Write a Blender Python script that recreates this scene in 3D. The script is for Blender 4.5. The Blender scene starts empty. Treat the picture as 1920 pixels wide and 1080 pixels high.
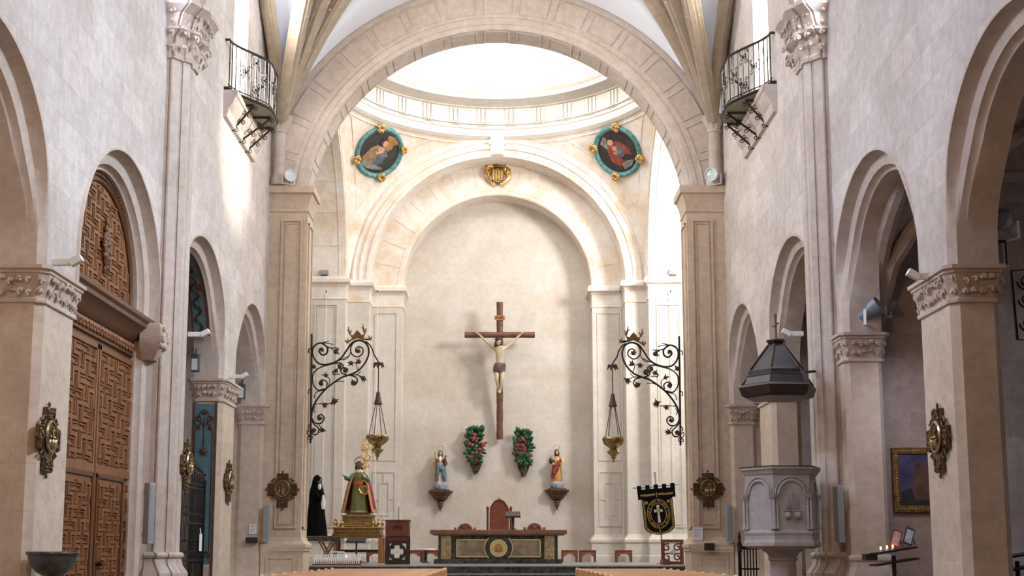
import bpy, bmesh, math, random
from mathutils import Vector, Matrix
sc = bpy.context.scene
COL = sc.collection
PI = math.pi
rnd = random.Random(7)

# ------------------------------------------------------------------ camera
F, PX, HY, EYE = 2300.0, 932.0, 1035.0, 1.20
TH = math.radians(7.8)
PY = HY - F*math.tan(TH)
_c, _s = math.cos(TH), math.sin(TH)
def ray(px, py):
    a = (px-PX)/F; b = -(py-PY)/F
    return (a, _c - b*_s, _s + b*_c)
def ax(px, py, X):
    r = ray(px, py); t = X/r[0]
    return Vector((X, r[1]*t, EYE+r[2]*t))
def ay(px, py, Y):
    r = ray(px, py); t = Y/r[1]
    return Vector((r[0]*t, Y, EYE+r[2]*t))
cam_d = bpy.data.cameras.new('camera')
cam = bpy.data.objects.new('camera', cam_d); COL.objects.link(cam)
cam.location = (0, 0, EYE)
cam.rotation_euler = (PI/2+TH, 0, 0)
cam_d.sensor_width = 36.0
cam_d.lens = F/1920*36.0
cam_d.shift_x = (960-PX)/1920
cam_d.shift_y = (PY-540)/1920
cam_d.clip_end = 500
sc.camera = cam
sc.view_settings.view_transform = 'Standard'
sc.view_settings.look = 'None'
sc.view_settings.gamma = 1
sc.view_settings.use_curve_mapping = False

# ------------------------------------------------------------------ mesh builder
class MB:
    def __init__(s): s.v=[]; s.f=[]; s.m=[]
    def add(s, vs, fs, mi=0):
        o=len(s.v); s.v += [tuple(v) for v in vs]
        for f in fs: s.f.append(tuple(i+o for i in f)); s.m.append(mi)
        return s
    def box(s, c, d, mi=0, rz=0, R=None):
        x,y,z=[k/2 for k in d]
        vs=[Vector((a*x,b*y,e*z)) for e in(-1,1) for b in(-1,1) for a in(-1,1)]
        if rz: R=Matrix.Rotation(rz,3,'Z')
        if R is not None: vs=[R@v for v in vs]
        c=Vector(c)
        return s.add([v+c for v in vs],[(0,2,3,1),(4,5,7,6),(0,1,5,4),(2,6,7,3),(0,4,6,2),(1,3,7,5)],mi)
    def bx(s, x0,x1,y0,y1,z0,z1, mi=0):
        return s.box(((x0+x1)/2,(y0+y1)/2,(z0+z1)/2),(abs(x1-x0),abs(y1-y0),abs(z1-z0)),mi)
    def quad(s,a,b,c,d,mi=0): return s.add([a,b,c,d],[(0,1,2,3)],mi)
    def grid(s, P, mi=0, closeu=False, closev=False):
        n=len(P); m=len(P[0]); fs=[]
        for i in range(n if closeu else n-1):
            for j in range(m if closev else m-1):
                i2=(i+1)%n; j2=(j+1)%m
                fs.append((i*m+j,i2*m+j,i2*m+j2,i*m+j2))
        return s.add([p for r in P for p in r],fs,mi)
    def lathe(s, prof, c=(0,0,0), seg=20, mi=0, sx=1, sy=1, a0=0, arc=2*PI, cap=True, mod=None, R=None):
        P=[]; full=abs(arc-2*PI)<1e-6; n=seg if full else seg+1; c=Vector(c)
        for r,z in prof:
            row=[]
            for k in range(n):
                a=a0+arc*k/seg; q=r*(mod(a,z) if mod else 1)
                v=Vector((q*math.cos(a)*sx,q*math.sin(a)*sy,z))
                if R is not None: v=R@v
                row.append(v+c)
            P.append(row)
        s.grid(P,mi,closev=full)
        if cap and full:
            o=len(s.v)-len(P)*n
            if prof[0][0]>1e-4: s.f.append(tuple(o+k for k in range(n))[::-1]); s.m.append(mi)
            if prof[-1][0]>1e-4: s.f.append(tuple(o+(len(P)-1)*n+k for k in range(n))); s.m.append(mi)
        return s
    def ball(s, c, r, mi=0, seg=12, R=None, mod=None):
        if not hasattr(r,'__len__'): r=(r,r,r)
        n=max(4,seg//2); prof=[(math.sin(PI*k/n),-math.cos(PI*k/n)*r[2]) for k in range(n+1)]
        prof[0]=(1e-5,-r[2]); prof[-1]=(1e-5,r[2])
        return s.lathe(prof,c,seg,mi,r[0],r[1],cap=False,R=R,mod=mod)
    def tube(s, path, r, seg=6, mi=0, closed=False, flat=1.0):
        P=[Vector(p) for p in path]; n=len(P)
        if n<2: return s
        T=[]
        for i in range(n):
            a=P[(i-1)%n] if (closed or i>0) else P[i]; b=P[(i+1)%n] if (closed or i<n-1) else P[i]
            t=b-a; T.append(t.normalized() if t.length>1e-9 else Vector((0,0,1)))
        u=T[0].orthogonal().normalized(); rows=[]
        for i in range(n):
            u=(u-T[i]*u.dot(T[i]))
            u=u.normalized() if u.length>1e-6 else T[i].orthogonal().normalized()
            w=T[i].cross(u); q=r[i] if hasattr(r,'__len__') else r
            rows.append([P[i]+u*(q*math.cos(2*PI*k/seg))+w*(q*flat*math.sin(2*PI*k/seg)) for k in range(seg)])
        s.grid(rows,mi,closeu=closed,closev=True)
        if not closed:
            o=len(s.v)-n*seg
            s.f.append(tuple(o+k for k in range(seg))[::-1]); s.m.append(mi)
            s.f.append(tuple(o+(n-1)*seg+k for k in range(seg))); s.m.append(mi)
        return s
    def prism(s, pts, o, u, v, n, mi=0, off=0):
        """polygon pts (a,b) in plane o+u*a+v*b, extruded by vector n; off shifts along n"""
        o=Vector(o);u=Vector(u);v=Vector(v);n=Vector(n); k=len(pts)
        A=[o+u*a+v*b+n*off for a,b in pts]; B=[p+n for p in A]
        fs=[tuple(range(k))[::-1],tuple(range(k,2*k))]+[(i,(i+1)%k,k+(i+1)%k,k+i) for i in range(k)]
        return s.add(A+B,fs,mi)
    def vprism(s, plan, z0, z1, mi=0): return s.prism(plan,(0,0,z0),(1,0,0),(0,1,0),(0,0,z1-z0),mi)
    def loft(s, rings, mi=0, cap=True):
        """rings: list of closed rings with the same point count"""
        n=len(rings[0]); s.grid(rings,mi,closev=True)
        if cap:
            o=len(s.v)-len(rings)*n
            s.f.append(tuple(o+k for k in range(n))[::-1]); s.m.append(mi)
            s.f.append(tuple(o+(len(rings)-1)*n+k for k in range(n))); s.m.append(mi)
        return s
    def mould(s, path, prof, mi=0, closed=False, side=1):
        """plan path [(x,y)], profile [(out,z)] swept with mitred corners; out is to the left of travel * side"""
        n=len(path); P=[Vector((p[0],p[1])) for p in path]; rows=[]
        def nrm(a,b):
            d=(b-a).normalized(); return Vector((-d.y,d.x))*side
        for i in range(n):
            if closed or 0<i<n-1:
                n1=nrm(P[(i-1)%n],P[i]); n2=nrm(P[i],P[(i+1)%n]); b=(n1+n2)
                m=b/(1+n1.dot(n2)) if 1+n1.dot(n2)>.1 else n1
            elif i==0: m=nrm(P[0],P[1])
            else: m=nrm(P[-2],P[-1])
            rows.append([Vector((P[i].x+m.x*o,P[i].y+m.y*o,z)) for o,z in prof])
        s.grid(rows,mi,closeu=closed)
        if not closed:
            o=len(s.v)-n*len(prof); k=len(prof)
            s.f.append(tuple(o+j for j in range(k))); s.m.append(mi)
            s.f.append(tuple(o+(n-1)*k+j for j in range(k))[::-1]); s.m.append(mi)
        return s
    def build(s, name, mats, parent=None, smooth=0, loc=None, bevel=0, fix=True):
        if not isinstance(mats,(list,tuple)): mats=[mats]
        me=bpy.data.meshes.new(name)
        me.from_pydata(s.v,[],s.f)
        for m in mats: me.materials.append(m)
        me.polygons.foreach_set('material_index',s.m)
        if fix:
            bm=bmesh.new(); bm.from_mesh(me)
            bmesh.ops.recalc_face_normals(bm,faces=bm.faces); bm.to_mesh(me); bm.free()
        if smooth:
            me.polygons.foreach_set('use_smooth',[True]*len(me.polygons))
            me.set_sharp_from_angle(angle=math.radians(smooth))
        me.update()
        o=bpy.data.objects.new(name,me); COL.objects.link(o)
        if parent is not None: o.parent=parent
        if loc is not None: o.location=loc
        if bevel:
            b=o.modifiers.new('bevel','BEVEL'); b.width=bevel; b.segments=2; b.limit_method='ANGLE'; b.angle_limit=math.radians(40)
        return o

def thing(name,label,cat,loc=(0,0,0),rz=0,group=None):
    o=bpy.data.objects.new(name,None); COL.objects.link(o)
    o.empty_display_size=.1; o.location=loc; o.rotation_euler=(0,0,rz)
    return tag(o,label,cat,group)
def tag(o,label,cat,group=None,kind=None):
    o['label']=label; o['category']=cat
    if group: o['group']=group
    if kind: o['kind']=kind
    return o
def struct(o,label,cat='wall'):
    o['label']=label; o['category']=cat; o['kind']='structure'; return o
def dup(root,loc=None,rz=None,label=None,group=None):
    r=root.copy(); COL.objects.link(r)
    if loc is not None: r.location=loc
    if rz is not None: r.rotation_euler=(0,0,rz)
    if label: r['label']=label
    if group: r['group']=group
    for ch in list(root.children):
        c=ch.copy(); COL.objects.link(c); c.parent=r
        for g in list(ch.children):
            d=g.copy(); COL.objects.link(d); d.parent=c
    return r

# ------------------------------------------------------------------ materials
def srgb(r,g,b):
    f=lambda c:(c/255/12.92 if c/255<=.04045 else ((c/255+.055)/1.055)**2.4)
    return (f(r),f(g),f(b),1)
def mul(c,k): return (min(1,c[0]*k),min(1,c[1]*k),min(1,c[2]*k),1)
MATS={}
def mat(name,col,rough=.6,metal=0,var=.12,scale=6,bump=0,bscale=40,col2=None,stretch=None,emit=None,estr=0,spec=None):
    m=bpy.data.materials.new(name); m.use_nodes=True; nt=m.node_tree; N=nt.nodes; L=nt.links
    b=N['Principled BSDF']; b.inputs['Roughness'].default_value=rough; b.inputs['Metallic'].default_value=metal
    if spec is not None: b.inputs['Specular IOR Level'].default_value=spec
    tc=N.new('ShaderNodeTexCoord'); src=tc.outputs['Object']
    if stretch:
        mp=N.new('ShaderNodeMapping'); mp.inputs['Scale'].default_value=stretch; L.new(src,mp.inputs['Vector']); src=mp.outputs['Vector']
    no=N.new('ShaderNodeTexNoise'); no.inputs['Scale'].default_value=scale; no.inputs['Detail'].default_value=5; L.new(src,no.inputs['Vector'])
    rp=N.new('ShaderNodeValToRGB'); rp.color_ramp.elements[0].position=.3; rp.color_ramp.elements[1].position=.7
    rp.color_ramp.elements[0].color=mul(col,1-var) ; rp.color_ramp.elements[1].color=col2 if col2 else mul(col,1+var)
    L.new(no.outputs['Fac'],rp.inputs['Fac']); L.new(rp.outputs['Color'],b.inputs['Base Color'])
    if bump:
        n2=N.new('ShaderNodeTexNoise'); n2.inputs['Scale'].default_value=bscale; n2.inputs['Detail'].default_value=4; L.new(src,n2.inputs['Vector'])
        bp=N.new('ShaderNodeBump'); bp.inputs['Strength'].default_value=bump; bp.inputs['Distance'].default_value=.02
        L.new(n2.outputs['Fac'],bp.inputs['Height']); L.new(bp.outputs['Normal'],b.inputs['Normal'])
    if emit:
        b.inputs['Emission Color'].default_value=emit; b.inputs['Emission Strength'].default_value=estr
    MATS[name]=m; return m
def stone(name,col,axis,bw=.95,bh=.46,cvar=.10,mort=.94,noise=.12,bump=.35,msize=.006,warm=None,patch=None,nscale=.55,mottle=.19):
    """ashlar masonry; axis 'yz' for side walls, 'xz' for walls facing the nave, None for plain stone"""
    m=bpy.data.materials.new(name); m.use_nodes=True; nt=m.node_tree; N=nt.nodes; L=nt.links
    b=N['Principled BSDF']; b.inputs['Roughness'].default_value=.88
    b.inputs['Specular IOR Level'].default_value=.25
    geo=N.new('ShaderNodeNewGeometry')
    n1=N.new('ShaderNodeTexNoise'); n1.inputs['Scale'].default_value=nscale; n1.inputs['Detail'].default_value=7; n1.inputs['Roughness'].default_value=.62
    L.new(geo.outputs['Position'],n1.inputs['Vector'])
    r1=N.new('ShaderNodeValToRGB'); r1.color_ramp.elements[0].position=.32; r1.color_ramp.elements[1].position=.68
    r1.color_ramp.elements[0].color=(1-noise*1.2,1-noise*1.45,1-noise*1.75,1); r1.color_ramp.elements[1].color=(1+noise*.4,1+noise*.4,1+noise*.45,1)
    L.new(n1.outputs['Fac'],r1.inputs['Fac'])
    # finer mottling of the stone
    n4=N.new('ShaderNodeTexNoise'); n4.inputs['Scale'].default_value=6; n4.inputs['Detail'].default_value=9; n4.inputs['Roughness'].default_value=.72
    L.new(geo.outputs['Position'],n4.inputs['Vector'])
    r4=N.new('ShaderNodeValToRGB'); r4.color_ramp.elements[0].position=.34; r4.color_ramp.elements[1].position=.62
    r4.color_ramp.elements[0].color=(1-mottle,1-mottle*1.1,1-mottle*1.2,1); r4.color_ramp.elements[1].color=(1.03,1.03,1.03,1)
    L.new(n4.outputs['Fac'],r4.inputs['Fac'])
    m4=N.new('ShaderNodeMix'); m4.data_type='RGBA'; m4.blend_type='MULTIPLY'; m4.inputs[0].default_value=1
    L.new(r1.outputs['Color'],m4.inputs[6]); L.new(r4.outputs['Color'],m4.inputs[7])
    mx=N.new('ShaderNodeMix'); mx.data_type='RGBA'; mx.blend_type='MULTIPLY'; mx.inputs[0].default_value=1
    hgt=None
    if axis:
        sp=N.new('ShaderNodeSeparateXYZ'); L.new(geo.outputs['Position'],sp.inputs[0]); cb=N.new('ShaderNodeCombineXYZ')
        L.new(sp.outputs['Y' if axis[0]=='y' else 'X'],cb.inputs[0]); L.new(sp.outputs['Z'],cb.inputs[1])
        br=N.new('ShaderNodeTexBrick'); br.inputs['Scale'].default_value=1; br.inputs['Brick Width'].default_value=bw; br.inputs['Row Height'].default_value=bh
        br.inputs['Mortar Size'].default_value=msize; br.inputs['Mortar Smooth'].default_value=.4; br.inputs['Bias'].default_value=0
        br.inputs['Color1'].default_value=mul(col,1+cvar); br.inputs['Color2'].default_value=mul(col,1-cvar); br.inputs['Mortar'].default_value=mul(col,mort)
        L.new(cb.outputs[0],br.inputs['Vector']); L.new(br.outputs['Color'],mx.inputs[6]); hgt=br.outputs['Fac']
    else:
        mx.inputs[6].default_value=col
    L.new(m4.outputs[2],mx.inputs[7]); out=mx.outputs[2]
    n2=N.new('ShaderNodeTexNoise'); n2.inputs['Scale'].default_value=13; n2.inputs['Detail'].default_value=8; n2.inputs['Roughness'].default_value=.7
    L.new(geo.outputs['Position'],n2.inputs['Vector'])
    if patch:
        # weathered plaster: pale and ochre stains
        n3=N.new('ShaderNodeTexNoise'); n3.inputs['Scale'].default_value=1.1; n3.inputs['Detail'].default_value=9; n3.inputs['Roughness'].default_value=.68; n3.inputs['Distortion'].default_value=.6
        L.new(geo.outputs['Position'],n3.inputs['Vector'])
        r3=N.new('ShaderNodeValToRGB'); e=r3.color_ramp.elements; e[0].position=.36; e[0].color=patch[0]; e[1].position=.64; e[1].color=patch[2]
        k=e.new(.5); k.color=patch[1]
        L.new(n3.outputs['Fac'],r3.inputs['Fac'])
        m3=N.new('ShaderNodeMix'); m3.data_type='RGBA'; m3.blend_type='MULTIPLY'; m3.inputs[0].default_value=patch[3]
        L.new(out,m3.inputs[6]); L.new(r3.outputs['Color'],m3.inputs[7]); out=m3.outputs[2]
    L.new(out,b.inputs['Base Color'])
    bp=N.new('ShaderNodeBump'); bp.inputs['Strength'].default_value=bump; bp.inputs['Distance'].default_value=.025
    if hgt is not None:
        sb=N.new('ShaderNodeMath'); sb.operation='MULTIPLY_ADD'; sb.inputs[1].default_value=-.35; L.new(hgt,sb.inputs[0]); L.new(n2.outputs['Fac'],sb.inputs[2])
        L.new(sb.outputs[0],bp.inputs['Height'])
    else: L.new(n2.outputs['Fac'],bp.inputs['Height'])
    L.new(bp.outputs['Normal'],b.inputs['Normal'])
    MATS[name]=m; return m

WS=(.64,.58,.54,1)
S_SIDE=stone('side_wall_ashlar',WS,'yz',cvar=.09,noise=.14,bump=.8)
S_FRONT=stone('front_ashlar',(.60,.485,.37,1),'xz',cvar=.04,noise=.10,mort=.97)
S_PLAIN=stone('dressed_stone',(.585,.51,.45,1),None,noise=.12)
S_PIER=stone('pier_stone',(.605,.505,.405,1),'xz',bw=2.2,bh=.55,cvar=.04,noise=.12,mort=.95)
S_CHAN=stone('chancel_stone',(.65,.605,.55,1),'xz',bw=1.1,bh=.5,cvar=.03,noise=.09,mort=.96,bump=.3,mottle=.09)
S_STAIN=stone('stained_crossing_stone',(.75,.70,.65,1),None,noise=.08,bump=.3,mottle=.10,patch=((.93,.77,.60,1),(1,.96,.90,1),(1.06,1.08,1.12,1),.8))
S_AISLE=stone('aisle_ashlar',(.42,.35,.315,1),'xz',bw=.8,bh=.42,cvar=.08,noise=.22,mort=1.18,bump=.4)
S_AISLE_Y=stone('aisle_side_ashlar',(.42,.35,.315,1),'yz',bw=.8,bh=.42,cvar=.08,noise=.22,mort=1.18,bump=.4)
S_RIB=stone('vault_rib_stone',(.40,.335,.26,1),None,noise=.12)
S_GREY=stone('pulpit_grey_stone',(.42,.40,.40,1),None,noise=.08,bump=.15)
S_CARVE=stone('carved_stone',(.58,.49,.42,1),None,noise=.15,bump=.5)
PLASTER=mat('white_vault_plaster',(.85,.89,.97,1),.9,var=.02,scale=2)
DOME=mat('dome_plaster',(.86,.85,.80,1),.9,var=.02,scale=2)
FLOORM=mat('marble_floor',(.20,.135,.09,1),.3,var=.15,scale=3)
WOOD=mat('door_walnut',(.20,.080,.028,1),.42,var=.30,scale=5,stretch=(3,3,.5),bump=.12)
WOOD_D=mat('dark_door_wood',(.10,.038,.014,1),.45,var=.3,scale=5,stretch=(3,3,.5))
WOOD_R=mat('red_brown_wood',(.155,.040,.022,1),.4,var=.25,scale=6)
WOOD_P=mat('pew_oak',(.58,.30,.14,1),.38,var=.25,scale=4,stretch=(.5,6,6))
WOOD_B=mat('blackened_wood',(.030,.016,.015,1),.4,var=.35,scale=8)
WOOD_C=mat('cross_wood',(.135,.055,.032,1),.5,var=.4,scale=7,bump=.3,bscale=20)
IRON=mat('wrought_iron',(.030,.024,.020,1),.45,.7,var=.3,scale=20)
IRON_BR=mat('brown_iron',(.070,.045,.030,1),.5,.6,var=.3,scale=20)
GILT=mat('gilded_wood',(.52,.31,.10,1),.32,.75,var=.3,scale=14)
BRASS=mat('aged_brass',(.36,.26,.11,1),.3,.9,var=.35,scale=12)
BRONZE=mat('dark_bronze',(.115,.078,.042,1),.38,.8,var=.5,scale=30,bump=.4,bscale=60)
BRONZE_L=mat('polished_bronze',(.34,.26,.14,1),.3,.9,var=.4,scale=25)
WHITE_M=mat('white_painted_metal',(.72,.72,.70,1),.4,var=.03)
GREY_M=mat('grey_painted_metal',(.33,.345,.35,1),.5,var=.05)
GREY_D=mat('dark_grey_plastic',(.06,.065,.07,1),.5,var=.1)
BLACK=mat('black_plastic',(.014,.015,.015,1),.45,var=.1)
GLASS_W=mat('frosted_lens',(.55,.62,.62,1),.2,var=.05)
PAPER=mat('white_paper',(.78,.77,.78,1),.8,var=.03)
# ------------------------------------------------------------------ nave arcades
W=5.28; TH_W=.57; YA=27.7
ARCH=[(12.16,1.90),(16.92,1.90),(21.6,1.90),(26.1,1.60)]
ZS=4.95; ZCAP=4.50
MOULD=[(0,0),(.02,-.04),(.055,-.035),(.07,.04),(.10,.13),(.135,.15),(.155,.12),(.245,.16),(.26,.24),(.29,.27),(.315,.24),(.325,.25),(.325,TH_W),(0,TH_W)]
CHAMF=[(0,0),(.015,.015),(.03,.03),(.05,.05),(.07,.07),(.09,.09),(.09,.10),(.09,.13),(.09,.18),(.09,.20),(.09,.21),(.09,.3),(.09,TH_W),(0,TH_W)]
RESP=[(0,0),(.05,0),(.10,0),(.16,0),(.24,0),(.35,0),(.37,.02),(.40,.05),(.42,.07),(.44,.09),(.44,.12),(.44,.3),(.44,TH_W),(0,TH_W)]
LOWP={0:(CHAMF,CHAMF),1:(CHAMF,RESP),2:(RESP,CHAMF),3:(CHAMF,CHAMF)}
def smooth01(t): t=max(0,min(1,t)); return t*t*(3-2*t)
def arch_sweep(mb,sg,i,mi,z0n,z0f,door=False):
    yc,R=ARCH[i]; st=[]
    for k in range(6): st.append((PI,z0n+(ZS-z0n)*k/6))
    for k in range(49): st.append((PI-PI*k/48,None))
    for k in range(1,7): st.append((0,ZS+(z0f-ZS)*k/6))
    rows=[]
    for a,z in st:
        zz=z if z is not None else ZS+R*math.sin(a)
        low=LOWP[i][0 if math.cos(a)<0 else 1]
        t=smooth01((zz-(ZS-.15))/1.25)
        if door: t=1
        row=[]
        for (m0,d0),(l0,l1) in zip(MOULD,low):
            dr=l0+(m0-l0)*t; d=l1+(d0-l1)*t; r=R-dr
            y=yc+r*math.cos(a); zq=z if z is not None else ZS+r*math.sin(a)
            row.append(Vector((sg*(W+d),y,zq)))
        rows.append(row)
    mb.grid(rows,mi)
def wall_columns(mb,X,y0,y1,ztop,holes,mi,arcs=True):
    ys={y0,y1}
    for yc,R in ARCH:
        ys.update((yc-R,yc+R))
        for k in range(1,40): ys.add(yc-R*math.cos(PI*k/40))
    for h in holes: ys.update((h[0],h[1]))
    ys=sorted(y for y in ys if y0<=y<=y1)
    def zb(y,m):
        for yc,R in ARCH:
            if yc-R<=m<=yc+R: return ZS+math.sqrt(max(0,R*R-(y-yc)**2))
        for p0,p1 in ((13.9,15.2),(23.3,24.7),(27.5,28.4)):
            if p0<m<p1: return 4.3
        if X>0 and 18.3<m<18.82: return 4.3
        return 0
    for a,b in zip(ys,ys[1:]):
        if b-a<1e-5: continue
        m=(a+b)/2; za,zb_=zb(a,m),zb(b,m)
        seg=[(za,zb_)]; spans=[]
        hs=[h for h in holes if h[0]<=m<=h[1]]
        cur=(za,zb_)
        for h in sorted(hs,key=lambda h:h[2]):
            spans.append((cur,(h[2],h[2]))); cur=(h[3],h[3])
        spans.append((cur,(ztop,ztop)))
        for (p,q),(r,s) in spans:
            mb.quad((X,a,p),(X,b,q),(X,b,s),(X,a,r),mi)
# window openings: (y0,y1,z0,z1); the last is the balcony doorway
OPEN={-1:[(11.6,13.2,9.9,13.0),(16.6,18.2,9.9,13.0),(23.45,24.75,10.12,13.3)],
       1:[(11.6,13.2,9.9,13.0),(16.6,18.2,9.9,13.0),(22.75,24.05,10.05,13.3)]}
for sg,side in ((-1,'left'),(1,'right')):
    mb=MB()
    wall_columns(mb,sg*W,-5.0,YA+.6,14.6,OPEN[sg],0)
    wall_columns(mb,sg*(W+TH_W),-5.0,YA+.6,14.6,OPEN[sg],1)
    for y0,y1,z0,z1 in OPEN[sg]:
        X0,X1=sg*W,sg*(W+TH_W)
        for P in (((X0,y0,z0),(X1,y0,z0),(X1,y0,z1),(X0,y0,z1)),((X0,y1,z0),(X1,y1,z0),(X1,y1,z1),(X0,y1,z1)),((X0,y0,z1),(X1,y0,z1),(X1,y1,z1),(X0,y1,z1)),((X0,y0,z0),(X1,y0,z0),(X1,y1,z0),(X0,y1,z0))):
            mb.quad(*P,1)
    o=mb.build('wall_'+side,[S_SIDE,S_PLAIN],fix=False)
    struct(o,('pale ashlar nave wall with great door and balcony' if sg<0 else 'pale ashlar nave wall above pulpit and open chapels'))
    am=MB()
    for i in range(4):
        door=(sg<0 and i==1)
        zn=zf=ZCAP
        if door: zn,zf=ZCAP,0
        if i==1: zf=0 if door else ZCAP
        if i==2: zn=0
        arch_sweep(am,sg,i,0,zn,zf,door)
    o=am.build('trim_1' if sg<0 else 'trim_2',S_PLAIN,smooth=35,fix=False)
    struct(o,'moulded stone arches along the '+('door' if sg<0 else 'pulpit')+' side of nave','arch')

# ------------------------------------------------------------------ pillars with carved capitals
def octo(y0,y1,x0,x1,c,sg,g=0):
    """plan of a chamfered pier; g grows it outward"""
    x0-=g;x1+=g;y0-=g;y1+=g
    p=[(x0,y0+c),(x0+c,y0),(x1-c,y0),(x1,y0+c),(x1,y1-c),(x1-c,y1),(x0+c,y1),(x0,y1-c)]
    return [(sg*x,y) for x,y in p]
def leaf_band(mb,plan,z0,z1,mi,seed,flare,step=.082):
    """carved foliage: curling leaves and rosettes along a closed plan polygon"""
    r=random.Random(seed); n=len(plan); cx=sum(p[0] for p in plan)/n; cy=sum(p[1] for p in plan)/n
    for i in range(n):
        a=Vector(plan[i]); b=Vector(plan[(i+1)%n]); L=(b-a).length
        if L<.05: continue
        d=(b-a)/L; nn=Vector((d.y,-d.x))
        if nn.dot((a+b)/2-Vector((cx,cy)))<0: nn=-nn
        k=max(1,int(L/step))
        for j in range(k):
            t=(j+.5)/k*L; h=z1-z0
            base=a+d*t
            for lev in range(2):
                z=z0+h*(.28+.45*lev)+r.uniform(-.03,.03)*h*3
                w=step*r.uniform(.45,.62); out=flare*(.25+.5*lev)+.02
                P=[]
                tw=r.uniform(-.7,.7); kk=9
                for q in range(kk):
                    ang=q/(kk-1)*4.4-.6; rad=w*(1-.09*q)
                    P.append((base.x+nn.x*(out+.012*math.sin(q))+d.x*(rad*math.cos(ang+tw)*.8),base.y+nn.y*(out+.012*math.sin(q))+d.y*(rad*math.cos(ang+tw)*.8),z+rad*math.sin(ang+tw)))
                mb.tube(P,[.020*(1-.05*q) for q in range(kk)],5,mi)
                mb.ball((base.x+nn.x*(out+.01),base.y+nn.y*(out+.01),z),(w*.33,w*.33,w*.42),mi,6)
def capital(plan_f,z0,z1,name,parent,seed,flare=.10,carve=True):
    mb=MB(); h=z1-z0
    lv=[(0,z0),(.03,z0+.01),(.035,z0+.035),(.03,z0+.06),(.005,z0+.07),(.01,z0+.12),(.04,z0+.5*h),(flare*.8,z0+.78*h),(flare,z0+.80*h),(flare,z0+.86*h),(flare+.03,z0+.9*h),(flare+.03,z1),(0,z1)]
    mb.loft([[Vector((x,y,z)) for x,y in plan_f(g)] for g,z in lv],0)
    o=mb.build(name,S_CARVE,parent,smooth=30)
    if carve:
        lm=MB(); leaf_band(lm,plan_f(0.0),z0+.07,z0+.80*h,0,seed,flare)
        lm.build('carved_foliage',S_CARVE,o,smooth=50)
    return o
PILL=[(13.97,15.11),(23.41,24.58)]
for sg in (-1,1):
    sd='left' if sg<0 else 'right'
    for i,(y0,y1) in enumerate(PILL):
        pf=lambda g,y0=y0,y1=y1,sg=sg: octo(y0,y1,W,W+TH_W+.0,.09,sg,g)
        m=MB().vprism(pf(0),0,4.06)
        lab={(-1,0):'broad stone pier beside great wooden door with relief plaque',(-1,1):'stone pier beyond the iron gate with blue painted panel',
             (1,0):'broad stone pier with relief plaque beside the framed painting',(1,1):'stone pier behind the pulpit canopy'}[(sg,i)]
        o=m.build('pillar',S_PIER); struct(o,lab,'pillar')
        capital(pf,4.06,ZCAP,'capital',o,3+i+10*sg,.085)
    # responds: attached half piers at the shaft and at the chancel
    for nm,y0,y1,lab,zc0,zc1 in (('pillar',18.38,18.82,'half pier attached to the tall shaft',4.05,ZCAP),('pillar',27.61,27.75,'half pier attached to the chancel arch',4.05,ZCAP)):
        if sg<0 and y0<20: continue
        pf=lambda g,y0=y0,y1=y1,sg=sg: octo(y0,y1,W,W+TH_W,.07,sg,g)
        o=MB().vprism(pf(0),0,zc0).build(nm,S_PIER); struct(o,lab+(' below the round ' if y0<20 else ' on ')+('spotlights' if y0<20 else ('iron gate side' if sg<0 else 'pulpit side')),'pillar')
        capital(pf,zc0,zc1,'capital',o,21+sg+int(y0),.075)
        if y0<20:
            b=MB(); b.loft([[Vector((x,y,z)) for x,y in pf(g)] for g,z in ((.14,.55),(.14,.72),(.03,.98),(.03,1.05),(.05,1.08),(.05,1.12),(.02,1.15),(0,1.16))]); b.build('base',S_PLAIN,o,smooth=30)
    # tall wall shaft (half octagon with fillets)
    prof=[(0,0),(.03,0),(.035,.025),(.06,.025),(.065,0),(.09,0),(.17,.08),(.18,.12),(.215,.155),(.225,.135),(.30,.21),(.30,.32),(.275,.34),(.275,.42),(.30,.44),(.30,.66),(.09,.87),(0,.87)]
    ys=18.75
    def shaft_plan(g,prof=prof,sg=sg,ys=ys):
        return [(sg*(W-(p+g if p>.01 else p-.05)),ys+q*(1+1.5*g/.87)-g*.75) for p,q in prof]
    o=MB().vprism(shaft_plan(0),0,9.1).build('pillar',S_PLAIN); struct(o,'tall fluted wall shaft '+('between great door and iron gate' if sg<0 else 'behind the grey pulpit'),'pillar')
    cp=MB(); lv=[(0,9.02),(.04,9.03),(.05,9.09),(.03,9.13),(.04,9.2),(.08,9.4),(.18,9.48),(.18,9.52),(.13,9.54),(.19,9.75),(.28,9.82),(.33,9.86),(.33,9.93),(.1,9.96)]
    cp.loft([[Vector((x,y,z)) for x,y in shaft_plan(g)] for g,z in lv]); c=cp.build('capital',S_CARVE,o,smooth=30)
    lm=MB(); simple=[(sg*(W-p),ys+q) for p,q in ((0,-.05),(.17,-.05),(.43,.20),(.43,.72),(.17,.96),(0,.96))]
    leaf_band(lm,simple,9.12,9.5,0,50+sg,.10,.13); leaf_band(lm,simple,9.52,9.84,0,70+sg,.13,.16)
    lm.build('carved_foliage',S_CARVE,c,smooth=50)
    bs=MB()
    bs.loft([[Vector((x,y,z)) for x,y in shaft_plan(g)] for g,z in ((.16,0),(.16,.78),(.13,.82),(.13,.88),(.05,1.0),(.03,1.1),(.06,1.12),(.07,1.15),(.05,1.19),(0,1.20))]); bs.build('base',S_PLAIN,o,smooth=30)
    # springing block and ribs above the shaft capital
    sp=MB()
    for dx,dy,dz in ((.9,-.9,1.0),(1.0,0,1.05),(.9,.9,1.0),(.15,-1.2,1.5),(.15,1.2,1.5)):
        P=[(sg*(W-.30-dx*t*1.6*t**.3),ys+.45+dy*1.6*t,9.95+3.9*(1-(1-t)**1.9)*dz) for t in [k/12 for k in range(13)]]
        sp.tube(P,.13,8)
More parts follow.
